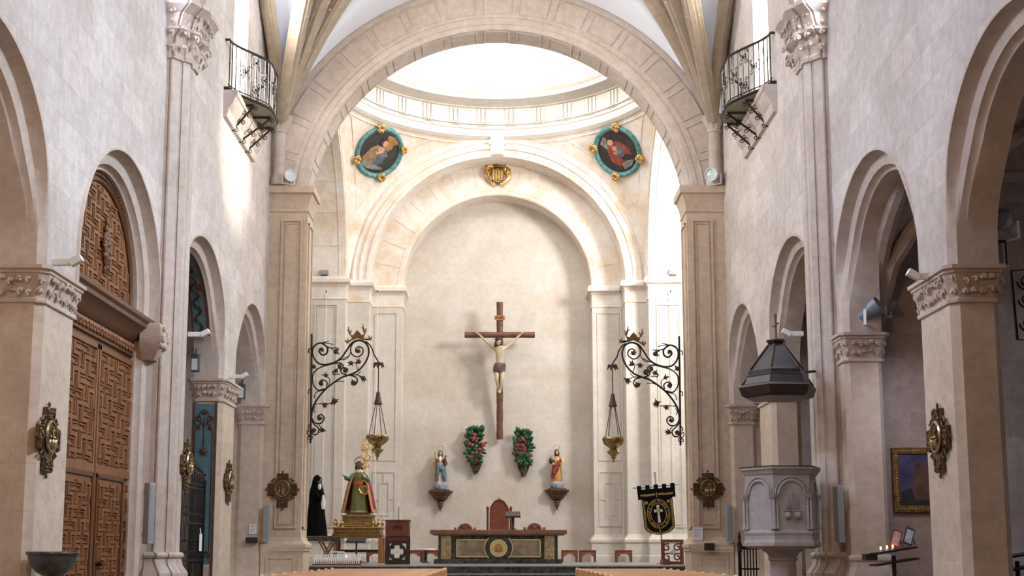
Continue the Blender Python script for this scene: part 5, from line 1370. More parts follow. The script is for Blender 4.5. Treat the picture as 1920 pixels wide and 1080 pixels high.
b=MB(); o1=cape_sheet(lv,0); i1=cape_sheet(lv,-.03); b.grid([a+c[::-1] for a,c in zip(o1,i1)],closev=True); cp=b.build('cape',VEL,t,smooth=60)
b=MB(); bl=cape_sheet([(.0,.508,.348,.95),(.10,.49,.34,.94)],.006); bi=cape_sheet([(.0,.508,.348,.95),(.10,.49,.34,.94)],-.036); b.grid([a+c[::-1] for a,c in zip(bl,bi)],closev=True)
for e in (0,-1): b.tube([r_[e]+Vector((0,-.012,0)) for r_ in o1],[.042]*5+[.035,.025,.02],6,flat=.5)
b.build('gold_border',TRIM,cp,smooth=60)
GRS=mat('green_satin',(.02,.13,.075,1),.3,var=.4,scale=8)
b=MB(); b.tube([(-.15,-.02,1.12),(-.27,-.08,.99),(-.37,-.17,1.03)],[.075,.08,.06],10); b.tube([(.15,-.02,1.12),(.25,-.10,.93),(.22,-.22,.96)],[.075,.08,.06],10); b.build('sleeves',GRS,t,smooth=60)
b=MB(); hand(b,(-.37,-.19,1.04),(-.4,-.4,.5),.095); hand(b,(.22,-.24,.97),(-.1,-.6,.35),.095); b.build('hands',SKIN_D,t,smooth=60)
head(t,(0,-.04,1.405),.112,SKIN_D,HAIR)
b=MB(); b.lathe([(.115,1.20),(.12,1.25),(.085,1.29),(.075,1.30)],seg=20,mod=folds(10,.05)); b.build('white_collar',PAPER,t,smooth=60)
halo(t,(0,.06,1.53),.135,BRONZE,.012); t.scale=(1,1,.95)
b=MB(); b.tube([(.20,-.25,.96),(.215,-.22,1.35),(.20,-.2,1.9),(.17,-.2,2.2)],.012,5); r=random.Random(6)
for k in range(70):
    z=1.30+.95*r.random(); w=.14*math.sin(PI*min(1,(z-1.15)/1.2))**.6; b.ball((.20+r.uniform(-w,w),-.22+r.uniform(-.04,.04),z),(.028,.012,.038),0,6)
for c in ((.22,1.95),(.16,1.55),(.27,1.62)):
    for k in range(10):
        a=2*PI*k/10; b.ball((c[0]+.09*math.cos(a),-.24,c[1]+.09*math.sin(a)),(.035,.015,.03),0,6)
b.build('golden_palm',PALM,t,smooth=60)
b=MB(); L0=[(.06,.72),(.20,.98),(.31,.74)]
y=-.29
g=[(.10,.56),(.24,.52),(.30,.72),(.27,.84),(.16,.96),(.02,.70)]
for q in range(len(g)): b.tube([(g[q][0],y,g[q][1]),(g[(q+1)%len(g)][0],y,g[(q+1)%len(g)][1])],.018,6)
for k in range(1,5): b.tube([(.02+.07*k*.9,y,.70+.05*k*(1 if k<3 else .6)),(.10+.035*k,y,.555)],.011,5)
for k in range(1,4): b.tube([(.04+.02*k,y,.66-.03*k+.16),(.29-.01*k,y,.68+.05*k)],.011,5)
b.tube([(.17,y,.54),(.155,y+.02,.04)],.014,6); b.build('gridiron',GILT,t,smooth=50)

# ------------------------------------------------------------------ mourning statue
base=ay(606,1013,33.4)
t=thing('folding_table','dark green covered platform on crossed folding legs under black-robed statue','table',(base.x,33.4,.89)); hz=base.z-.89
b=MB(); b.bx(-.45,.52,-.42,.42,hz-.03,hz+.10); b.build('platform',GREENM,t,bevel=.01)
b=MB(); b.bx(-.47,.54,-.44,.44,hz+.08,hz+.11); b.build('gilt_rim',DGOLD,t)
for s in (-1,1):
    for y in (-.3,.3):
        b=MB(); b.tube([(.10-s*.17,y,0),(.10+s*.17,y,hz-.03)],.028,6); b.build('leg',OW,t)
b=MB(); b.tube([(.36,-.30,0),(.34,-.3,hz)],.028,6); b.build('leg',OW,t)
BLK=mat('black_velvet_robe',(.0045,.0045,.005,1),.9,var=.3,spec=.08)
t=thing('mourning_statue','statue in long black hooded robe holding white handkerchief, by chancel pilaster','statue',(base.x-.20,33.4,base.z+.11))
b=MB(); b.lathe([(.30,0),(.29,.1),(.24,.5),(.20,.9),(.20,1.1),(.185,1.25),(.14,1.40),(.125,1.5),(.09,1.60),(.02,1.66)],seg=40,sy=.8,mod=lambda a,z:1+.05*math.sin(10*a+2*z)*(1 if z<1.2 else .2)); b.build('robe',BLK,t,smooth=60)
head(t,(.075,-.06,1.49),.088,SKIN_D,BLK,False,.9,0,'hood')
b=MB(); b.tube([(.10,-.12,1.22),(.20,-.18,1.05),(.22,-.20,1.0)],[.07,.07,.05],8); b.tube([(-.02,-.14,1.22),(.10,-.24,1.02),(.19,-.23,.98)],[.07,.07,.05],8); b.build('sleeves',BLK,t,smooth=60)
b=MB(); hand(b,(.20,-.22,1.0),(.5,-.3,-.1),.07); b.build('hands',SKIN_D,t,smooth=60)
b=MB(); b.loft([[Vector((.22+.05*math.cos(a)*w,-.26+.03*math.sin(a)*w,z)) for a in [2*PI*k/12 for k in range(12)]] for z,w in ((.72,.9),(.85,1.2),(1.0,1.0),(1.1,.5))]); b.ball((.10,-.16,1.32),(.05,.04,.09),0,8); b.build('handkerchief',PAPER,t,smooth=60)

# reading desk between the tables
t=thing('music_stand','black slanted reading stand before the gilded litter','stand',(ay(668,1040,32.5).x,32.5,.89)); b=MB(); b.tube([(0,0,0),(0,0,.55)],.025,6)
for k in range(3): a=2*PI*k/3; b.tube([(0,0,.15),(.25*math.cos(a),.25*math.sin(a),.01)],.014,5)
b.build('tripod',BLACK,t)
b=MB(); b.box((0,0,.62),(.52,.34,.02),R=Matrix.Rotation(.35,3,'X')); b.box((0,-.17,.57),(.52,.03,.04)); b.build('desk',BLACK,t)
b=MB(); b.bx(.40,.54,-.22,-.21,.42,.62); b.bx(.25,.54,-.21,-.19,.58,.60); b.build('hanging_sheet',PAPER,t)
# ------------------------------------------------------------------ votive candle rack
p=ay(631,1062,29.6); t=thing('votive_rack','red-brown votive candle rack below the black-robed statue','candle rack',(p.x,29.6,.89))
b=MB(); b.bx(-.56,.58,-.20,.22,-.05,.03); b.bx(-.56,.58,.05,.22,.03,.10); b.build('tray',WOOD_R,t,bevel=.006)
VOT=mat('white_votive_glass',(.76,.75,.74,1),.35,var=.05)
c0=None
for row,(y,z) in enumerate(((-.10,.03),(.13,.10))):
    for k in range(22):
        x=p.x-.52+1.06*k/21; lit=(row==0 and k==15)
        if c0 is None:
            c0=thing('votive_candle','white votive candle in rack below the black-robed statue','candle',(x,29.6+y,.89+z),0,'white votive candles in the rack')
            b=MB(); b.lathe([(.018,0),(.019,.15),(.015,.155)],seg=10); b.build('wax',VOT,c0,smooth=40)
            b=MB(); b.tube([(0,0,.15),(0,0,.165)],.003,4); b.build('wick',BLACK,c0)
        else:
            c=dup(c0,(x,29.6+y,.89+z))
            if lit:
                c['label']='single lit votive candle glowing in the white row'; c['group']=''; del c['group']
                b=MB(); b.ball((0,0,.18),(.012,.012,.025),0,8); b.build('flame',FLAME,c)
INK=MATS['notice_ink']
p=ay(634,1043,29.95); t=thing('framed_leaflet','small framed leaflet standing behind the votive candles','sign',(p.x,29.95,p.z)); b=MB(); b.bx(-.15,.15,-.01,.01,-.12,.12); b.build('sheet',PAPER,t); b=MB(); b.bx(-.13,-.02,-.014,-.01,-.09,.09); b.build('picture',mat('blue_grey_print',(.13,.16,.20,1),.6,var=.5,scale=30),t); b=MB(); 
for k in range(5): b.bx(.01,.13,-.014,-.01,.07-.03*k,.08-.03*k)
b.build('print_lines',INK,t)

# ------------------------------------------------------------------ banner
p=ay(1234,956,32.0); t=thing('banner','black embroidered banner with silver cross hanging from a pole','banner',(p.x,32.0,p.z)); t.rotation_euler=(0,math.radians(-5),0)
BKV=mat('black_velvet',(.007,.007,.008,1),.9,var=.3,spec=.08); EMB=mat('gold_embroidery',(.48,.33,.085,1),.45,.3,var=.4,scale=60); SILV=mat('silver_thread',(.62,.63,.64,1),.35,.4,var=.15,scale=40); POLE=mat('silver_pole',(.55,.55,.55,1),.3,.7,var=.1)
out=[(-.40,.30),(-.40,-.40)]+[(-.40*math.cos(PI*k/16),-.40-.24*math.sin(PI*k/16)) for k in range(1,16)]+[(.40,-.40),(.40,.30)]
b=MB(); b.prism(out,(0,0,0),(1,0,0),(0,0,1),(0,.02,0)); cl=b.build('cloth',BKV,t)
b=MB(); b.prism([(-.49,.30),(.49,.30),(.49,.52)]+[(x,z) for k in range(9) for x,z in (((.49-.98*(k)/9,.52 if k%2==0 else .555),(.49-.98*(k+1)/9,.52 if k%2==0 else .555)))]+[(-.49,.52)],(0,-.012,0),(1,0,0),(0,0,1),(0,.02,0))
for k in (0,2,4,6,8): b.bx(.49-.98*(k+1)/9,.49-.98*k/9,-.035,.035,.50,.66)
b.build('valance',BKV,t)
b=MB(); b.tube([(-.60,0,.62),(.60,0,.62)],.026,8); b.build('cross_rod',POLE,t,smooth=50)
b=MB(); b.tube([(.02,.06,-1.0+.0),(.02,.06,.95)],.024,8); b.ball((.02,.06,.98),.035,0,8); b.build('pole',POLE,t,smooth=50)
b=MB(); yl=-.004
b.tube([(x*.93,yl,z*.96) for x,z in out],.008,4)
E_=lambda a,rx,rz,cz=-.10:(rx*math.cos(a),yl,cz+rz*math.sin(a))
for rx,rz in ((.29,.375),(.20,.275)): b.tube([E_(2*PI*k/40,rx,rz) for k in range(40)],.010,4,closed=True)
r=random.Random(12)
for s in (-1,1):
    for k in range(11):
        z=.22-.062*k; b.tube([(s*.35+x,yl,z+q) for x,q in spiral(0,0,.026,.008,k,1.1,8)],.007,4)
    for k in range(6):
        a=-.35-k*.2; b.tube([(s*.34*math.cos(a)+x,yl,-.40+.20*math.sin(a)+q) for x,q in spiral(0,0,.03,.008,k,1.1,8)],.007,4)
    b.tube([(s*.25,yl,.24),(s*.32,yl,.17)],.016,4); b.tube([(s*.32,yl,.24),(s*.25,yl,.17)],.016,4)
    for k in range(7): b.tube([(s*(.07+.055*k)+x,yl-.012,.40+q) for x,q in spiral(0,0,.03,.008,k,1.2,8)],.009,4)
b.tube([(0,yl-.012,.33),(0,yl-.012,.46)],.012,4); b.tube([(0,yl,-.50),(0,yl,-.60)],.010,4); b.tube([(-.03,yl,-.53),(.03,yl,-.53)],.010,4)
b.build('gold_embroidery',EMB,cl,smooth=50)
b=MB(); txt='COFRADIA SANTO ENTIERRO VIRGEN DE LA SOLEDAD '
for k,chh in enumerate(txt):
    if chh==' ': continue
    a=PI+.45-2*PI*k/len(txt); rx,rz=.225,.305
    pp=Vector((rx*math.cos(a),-.006,-.10+rz*math.sin(a))); up=Vector((math.cos(a)/rx,0,math.sin(a)/rz)).normalized(); ri=Vector((up.z,0,-up.x))
    put_text(b,chh,pp-up*.0,ri,up,(0,-1,0),.068)
b.build('lettering',EMB,cl)
b=MB(); q=(.0,-.012)
def flared(x0,z0,x1,z1,w0,w1):
    d=Vector((x1-x0,z1-z0)); n=Vector((-d.y,d.x)).normalized(); b.prism([(x0-n.x*w0,z0-n.y*w0),(x1-n.x*w1,z1-n.y*w1),(x1+n.x*w1,z1+n.y*w1),(x0+n.x*w0,z0+n.y*w0)],(0,yl-.004,0),(1,0,0),(0,0,1),(0,-.012,0))
flared(0,-.02,0,-.33,.018,.04); flared(0,-.02,0,.13,.018,.045); flared(0,-.02,-.11,-.02,.016,.04); flared(0,-.02,.11,-.02,.016,.04); b.build('silver_cross',SILV,cl)
b=MB(); b.tube([(.055*math.cos(2*PI*k/20),yl-.014,-.02+.055*math.sin(2*PI*k/20)) for k in range(20)],.012,5,closed=True); b.build('gold_ring',EMB,cl,smooth=50)
b=MB(); b.lathe([(.2,0),(.2,.04),(.05,.07),(.03,.3)],(0.02,.06,.89-p.z),14); b.build('pole_base',POLE,t,smooth=40)
# carved red screen chair by the banner
p=ay(1261,1060,31.0); t=thing('carved_chair','dark red pierced-back chair behind the banner pilaster','chair',(p.x,31.0,.89)); 
b=MB()
for x in (-.25,.25): b.bx(x-.03,x+.03,-.03,.03,0,.60)
b.bx(-.28,.28,-.04,.04,.55,.62); b.bx(-.25,.25,-.02,.02,.0,.08); b.build('frame',WOOD_R,t,bevel=.006)
b=MB()
for s in (-1,1):
    for z in (.18,.42): b.tube([(s*.13+x,0,z+q) for x,q in spiral(0,0,.10,.03,1,1.2,14)],.022,5)
    b.bx(s*.22-.03,s*.22+.03,-.015,.015,.08,.55)
b.build('pierced_back',WOOD_R,t,smooth=50); b=MB(); b.ball((0,-.02,.31),(.09,.02,.08),0,10); b.build('silver_emblem',POLE,t,smooth=50)
b=MB(); b.bx(-.30,-.12,-.45,.1,-.0,.12); b.build('foot_rest',WOOD_R,t,bevel=.01)

# ------------------------------------------------------------------ oval paintings on the pendentives
def sphere_hit(px,py):
    d=Vector(ray(px,py)); o=Vector((0,0,EYE)); c=Vector((0,YD,ZI)); oc=o-c
    B=2*d.dot(oc); A_=d.dot(d); C_=oc.dot(oc)-RS*RS; tt=(-B+math.sqrt(B*B-4*A_*C_))/(2*A_); return o+d*tt
TURQ=mat('turquoise_frame',(.055,.20,.22,1),.45,var=.35,scale=9,col2=(.13,.32,.33,1)); DARKC=mat('dark_painting_ground',(.028,.022,.020,1),.5,var=.4,scale=3); OCH=mat('painted_ochre',(.30,.15,.05,1),.6,var=.4,scale=4); PFLESH=mat('painted_flesh',(.52,.27,.18,1),.6,var=.2,scale=10); PBLUE=mat('painted_slate_blue',(.075,.105,.135,1),.6,var=.4,scale=6); PRED=mat('painted_rust_red',(.22,.045,.030,1),.6,var=.4,scale=6); PGREY=mat('painted_grey',(.19,.18,.15,1),.6,var=.5,scale=14); PGOLD=mat('painted_gold_brown',(.26,.145,.065,1),.6,var=.4,scale=8)
def oval(px,py,lab,left):
    c=sphere_hit(px,py); n=(Vector((0,YD,ZI))-c).normalized()
    up=Vector((0,0,1)); up=(up-n*up.dot(n)).normalized(); rt=up.cross(n).normalized()
    if rt.x<0: rt=-rt
    M=Matrix((rt,-n,up)).transposed()   # local x right, y into wall, z up
    t=thing('oval_painting',lab,'painting',c+n*.05); t.rotation_euler=M.to_euler()
    s=1 if left else -1
    RX_,RZ=.78,.74; ROT=math.radians(-16)*s
    def E(a,k=1): 
        x,z=RX_*k*math.cos(a),RZ*k*math.sin(a); return (x*math.cos(ROT)-z*math.sin(ROT),z*math.cos(ROT)+x*math.sin(ROT))
    b=MB(); b.prism([E(2*PI*k/48) for k in range(48)],(0,.02,0),(1,0,0),(0,0,1),(0,-.05,0)); cv=b.build('canvas',DARKC,t)
    b=MB()
    for kk,rr in ((1.06,.075),(.985,.035)): b.tube([(E(2*PI*k/64,kk)[0],-.03,E(2*PI*k/64,kk)[1]) for k in range(64)],rr,8,closed=True)
    b.build('oval_frame',TURQ,t,smooth=60)
    for a in (.70,2.25,3.95,5.45):
        a=a if left else PI-a
        x,z=E(a,1.12); q=MB(); r=random.Random(int(a*10))
        for k in range(13):
            b_=2*PI*k/13; q.ball((x+.12*math.cos(b_)*(.5+.5*r.random()),-.10-.05*r.random(),z+.12*math.sin(b_)*(.5+.5*r.random())),(.065,.055,.065),0,7)
        q.build('gilt_acanthus',GILT,t,smooth=50)
    def lay(pts,m_,nm,yy): q=MB(); q.prism([(x*s,z*.76) for x,z in pts],(0,yy,0),(1,0,0),(0,0,1),(0,-.004,0)); q.build(nm,m_,cv)
    el=lambda cx,cz,rx,rz,n=18:[(cx+rx*math.cos(2*PI*k/n),cz+rz*math.sin(2*PI*k/n)) for k in range(n)]
    if left:
        lay([(.05,.30),(.10,.80),(.38,.78),(.58,.55),(.42,.45),(.40,.25),(.22,.10)],OCH,'painted_wing',-.031)
        lay([(-.52,-.62),(-.55,-.35),(-.36,.10),(-.16,.30),(.05,.20),(.10,-.1),(-.02,-.45),(-.2,-.6)],PGOLD,'painted_cloak',-.035)
        lay([(-.08,.18),(.22,.20),(.30,-.05),(.22,-.40),(.05,-.62),(-.12,-.55),(-.05,-.1)],PBLUE,'painted_dress',-.039)
        lay(el(.02,.14,.13,.12),PFLESH,'painted_neck',-.043); lay(el(.08,.44,.10,.15),PFLESH,'painted_face',-.043); lay([(-.06,.62),(.10,.66),(.17,.56),(.02,.55),(-.02,.36),(-.10,.28),(-.12,.5)],DARKC,'painted_hair',-.047)
        lay([(.02,-.14),(.34,-.08),(.36,-.04),(.10,-.05),(-.10,-.18)],PGREY,'painted_veil',-.044); lay([(-.5,-.66),(-.45,-.42),(-.1,-.55),(.3,-.6),(.32,-.68),(0,-.76),(-.3,-.78)],PGREY,'painted_stone',-.048); lay([(-.18,-.0),(.10,.08),(.14,.03),(-.1,-.12)],PFLESH,'painted_hand',-.049)
    else:
        lay([(-.02,.30),(.30,.76),(.52,.5),(.36,.2)],PGREY,'painted_clouds',-.031)
        lay([(-.48,-.32),(-.46,.02),(-.26,.36),(-.05,.44),(.22,.36),(.36,.12),(.34,-.40),(.12,-.62),(-.2,-.56),(-.05,-.32),(-.30,-.2)],PRED,'painted_habit',-.035)
        lay([(-.24,-.2),(-.20,.18),(.05,.24),(.14,-.1),(-.02,-.30)],PBLUE,'painted_shadow',-.039)
        lay(el(.12,.46,.11,.15),PFLESH,'painted_face',-.043); lay([(.0,.52),(.06,.66),(.22,.64),(.26,.44),(.20,.56),(.08,.58)],DARKC,'painted_hair',-.047); lay([(-.05,.22),(.12,.26),(.16,-.06),(.04,-.12)],PFLESH,'painted_chest',-.043); lay([(-.18,-.04),(.14,.1),(.17,.04),(-.06,-.14)],PGOLD,'painted_hand',-.048)
        lay([(-.5,-.5),(-.2,-.46),(.02,-.58),(-.02,-.82),(-.34,-.72)],PGREY,'painted_book',-.048)
oval(709,284,'oval painting of a woman in gold cloak, pendentive above red-caped saint',True)
oval(1160,282,'oval painting of a figure in rust-red habit, pendentive above the banner',False)
# coat of arms
p=ay(933,327,39.28); t=thing('coat_of_arms','gilded striped shield with scrolls at the top of apse arch','coat of arms',p)
b=MB(); b.prism([(-.20,.14),(-.22,.19),(-.1,.16),(0,.20),(.1,.16),(.22,.19),(.20,.14),(.19,-.22),(.10,-.30),(0,-.33),(-.10,-.30),(-.19,-.22)],(0,-.05,0),(1,0,0),(0,0,1),(0,-.08,0)); sh=b.build('shield',DGOLD,t,bevel=.015)
b=MB()
for k in range(4): b.tube([(-.135+.09*k,-.14,.10),(-.135+.09*k,-.145,-.24)],.028,8)
b.build('raised_stripes',GILT,sh,smooth=50)
b=MB()
for s in (-1,1):
    b.tube([(s*.30+x*s,-.06,.10+z) for x,z in spiral(0,0,.11,.03,0,1.2,16)],.04,7); b.tube([(s*.40,-.06,.05),(s*.40,-.06,-.08),(s*.30,-.07,-.22),(s*.14,-.08,-.36)],[.05,.06,.05,.04],7); b.tube([(s*.14+x*s,-.08,-.37+z) for x,z in spiral(0,0,.06,.02,0,1.1,12)],.03,6)
    for k in range(7): b.ball((s*(.30+.012*k),-.07,.02-.035*k),(.05,.03,.03),0,6)
    b.tube([(s*.12,-.06,.24),(s*.30,-.06,.26),(s*.32,-.06,.38),(s*.18,-.06,.44),(s*.10,-.06,.48)],[.06,.075,.07,.05,.02],7)
b.build('scrolls',GILT,t,smooth=50); b=MB(); b.lathe([(.12,.20),(.13,.24),(.12,.27),(.14,.31),(.10,.33)],(0,-.09,0),16,sy=.6); b.build('crown',DGOLD,t,smooth=40)

# ------------------------------------------------------------------ pews
def make_pew(x0,x1,Y,lab,grp):
    w=(x1-x0)/2; t=thing('pew',lab,'pew',((x0+x1)/2,Y,0),0,grp)
    b=MB(); b.bx(-w,w,-.02,.02,.45,.82); b.build('backrest',WOOD_P,t)
    b=MB(); b.bx(-w,w,-.045,.045,.82,.88); b.build('top_rail',WOOD_P,t,bevel=.012)
    b=MB(); b.bx(-w,w,0,.40,.40,.44); b.build('seat',WOOD_P,t,bevel=.008)
    for s in (-1,1):
        pts=[(-.06,0),(.42,0),(.42,.42)]+[(.42-.36*k/10,.44+.44*smooth01(k/10)) for k in range(1,11)]+[(-.02,.90),(-.07,.87)]
        b=MB(); b.prism(pts,(s*w-.025,0,0),(0,1,0),(0,0,1),(.05,0,0)); b.build('end_panel',WOOD_P,t,bevel=.01)
    return t
g1='pews on the great door side of the aisle'; g2='pews on the pulpit side of the aisle'
a=make_pew(-3.2,-1.0,24.1,'oak pew on the great door side of the central aisle',g1); c=make_pew(1.55,3.25,24.1,'oak pew on the pulpit side of the central aisle',g2)
for k in range(1,9):
    dup(a,(-2.1,24.1-.9*k,0)); dup(c,(2.4,24.1-.9*k,0))

# ------------------------------------------------------------------ pulpit
cx,cy=4.28,18.55
def hexa(r,z,rot=math.radians(6)): return [Vector((cx+r*math.cos(PI/6+PI/3*k+PI/6+rot),cy+r*math.sin(PI/6+PI/3*k+PI/6+rot),z)) for k in range(6)]
Zp=lambda py:EYE+(1035-py)*18.3/2317
t=thing('pulpit','grey stone hexagonal pulpit on a column in front of tall shaft','pulpit',(0,0,0))
b=MB(); b.loft([hexa(r,Zp(z)) for r,z in ((.50,1029),(.60,1024),(.60,1018),(.575,1012),(.57,1005),(.585,1000),(.575,996),(.55,994))]); b.build('base_moulding',S_GREY,t)
b=MB(); b.loft([hexa(r,Zp(z)) for r,z in ((.55,996),(.55,890))]); bd=b.build('basin',S_GREY,t)
b=MB(); b.loft([hexa(r,Zp(z)) for r,z in ((.55,892),(.57,890),(.60,884),(.63,881),(.63,877),(.60,876))]); b.build('cornice',S_GREY,t)
b=MB(); b.loft([hexa(r,Zp(z)) for r,z in ((.635,877.5),(.635,875.5))]); b.build('dark_rim',WOOD_B,t)
A_=hexa(.55,0)
for k in range(6):
    p0,p1=A_[k],A_[(k+1)%6]; m_=(p0+p1)/2; n=(m_-Vector((cx,cy,0))).normalized(); n.z=0
    if n.y>.6: continue
    d=(p1-p0).normalized(); L=(p1-p0).length; q=MB(); h0,h1=Zp(993),Zp(935); rr=L*.36
    for s in (-1,1):
        for e in (.0,.07):
            c=m_+d*(s*(rr+.035-e*.0+ (e*.9)))+n*.015; q.lathe([(.028,h0),(.028,h0+.03),(.018,h0+.05),(.017,h1-.02),(.03,h1-.01),(.035,h1+.05),(.04,h1+.06)],(c.x,c.y,0),10)
    q.tube([m_+n*.012+d*(rr*math.cos(PI*j/20))+Vector((0,0,h1+.06+rr*1.0*math.sin(PI*j/20))) for j in range(21)],.022,6); q.tube([m_+n*.012+d*((rr+.05)*math.cos(PI*j/20))+Vector((0,0,h1+.06+(rr+.05)*math.sin(PI*j/20))) for j in range(21)],.012,5)
    q.build('blind_arch',S_GREY,bd,smooth=50)
    if n.y<-.7:
        q=MB()
        for s in (-1,1): q.ball(m_+d*(s*.075)+n*.02+Vector((0,0,h0+.20)),(.055,.05,.06),0,10); q.ball(m_+d*(s*.075)+n*.01+Vector((0,0,h0+.27)),(.065,.03,.012),0,8)
        for j in range(7): q.tube([m_+n*.01+d*(.03*(j-3))+Vector((0,0,h0+.30)),m_+n*.012+d*(.022*(j-3))+Vector((0,0,h0+.50+.03*math.cos(j-3)))],.010,5)
        q.build('carved_emblem',S_GREY,bd,smooth=50)
b=MB(); b.lathe([(.30,0),(.30,.12),(.20,.2),(.19,.25),(.19,Zp(1052)),(.22,Zp(1050)),(.22,Zp(1047)),(.20,Zp(1046)),(.23,Zp(1038)),(.30,Zp(1032)),(.31,Zp(1029))],(cx,cy,0),24,mod=lambda a,z:1+(.04*math.cos(10*a) if z<Zp(1052) else .02*math.cos(8*a))); b.build('column',S_GREY,t,smooth=30)
t=thing('pulpit_canopy','dark wooden pyramid canopy with small cross hanging over pulpit','canopy',(0,0,0))
Zc=lambda py:EYE+(1035-py)*18.3/2317*1.0
b=MB(); b.loft([hexa(r,Zc(z)) for r,z in ((.50,742),(.565,738),(.595,728),(.61,722),(.58,718),(.54,716),(.50,703),(.49,702),(.49,699),(.46,697),(.455,690))]); b.build('lower_eave',WOOD_B,t)
b=MB(); b.loft([hexa(r,Zc(z)) for r,z in ((.45,690),(.40,684),(.115,636),(.10,634))]); rf=b.build('pyramid_roof',WOOD_B,t)
b=MB()
H0,H1=hexa(.42,Zc(686)),hexa(.12,Zc(637))
for k in range(6): b.tube([H0[k],H1[k]],.02,5)
H0,H1=hexa(.56,Zc(717)),hexa(.485,Zc(703))
for k in range(6): b.tube([H0[k],H1[k]],.018,5)
b.build('ribs',WOOD_B,rf)
b=MB(); b.loft([hexa(r,Zc(z)) for r,z in ((.11,637),(.15,632),(.16,629),(.15,627),(.08,626))]); b.build('cap',WOOD_B,t)
b=MB(); z0=Zc(627); b.tube([(cx,cy,z0),(cx,cy,z0+.38)],[.022,.016],6); b.ball((cx,cy,z0+.38),(.025,.02,.04),0,8); b.tube([(cx-.05,cy-.02,z0+.20),(cx+.05,cy+.02,z0+.27)],.014,6); b.build('cross_finial',WOOD_C,t,smooth=50)
b=MB(); b.tube([(cx+.3,cy+.1,Zc(690)),(5.0,19.0,Zc(680))],.02,6); b.build('wall_stay',IRON,t)
# iron gate post beyond the pulpit
p=ay(1388,1080,21.0); t=thing('iron_railing','black iron railing with spear finial beyond pulpit','railing',(p.x,21.0,0))
b=MB(); b.lathe([(.03,0),(.03,1.2),(.045,1.22),(.03,1.26),(.045,1.32),(.02,1.40),(.03,1.44),(.004,1.56)],seg=10); b.build('post',IRON,t,smooth=40)
for k in range(5): b=MB(); b.tube([(.08+.05*k,0,0),(.08+.05*k,0,1.28)],.012,5); b.build('bar',IRON,t)
b=MB(); b.bx(.03,.32,-.015,.015,1.24,1.30); b.bx(.03,.32,-.015,.015,.9,.93); b.build('rail',IRON,t)

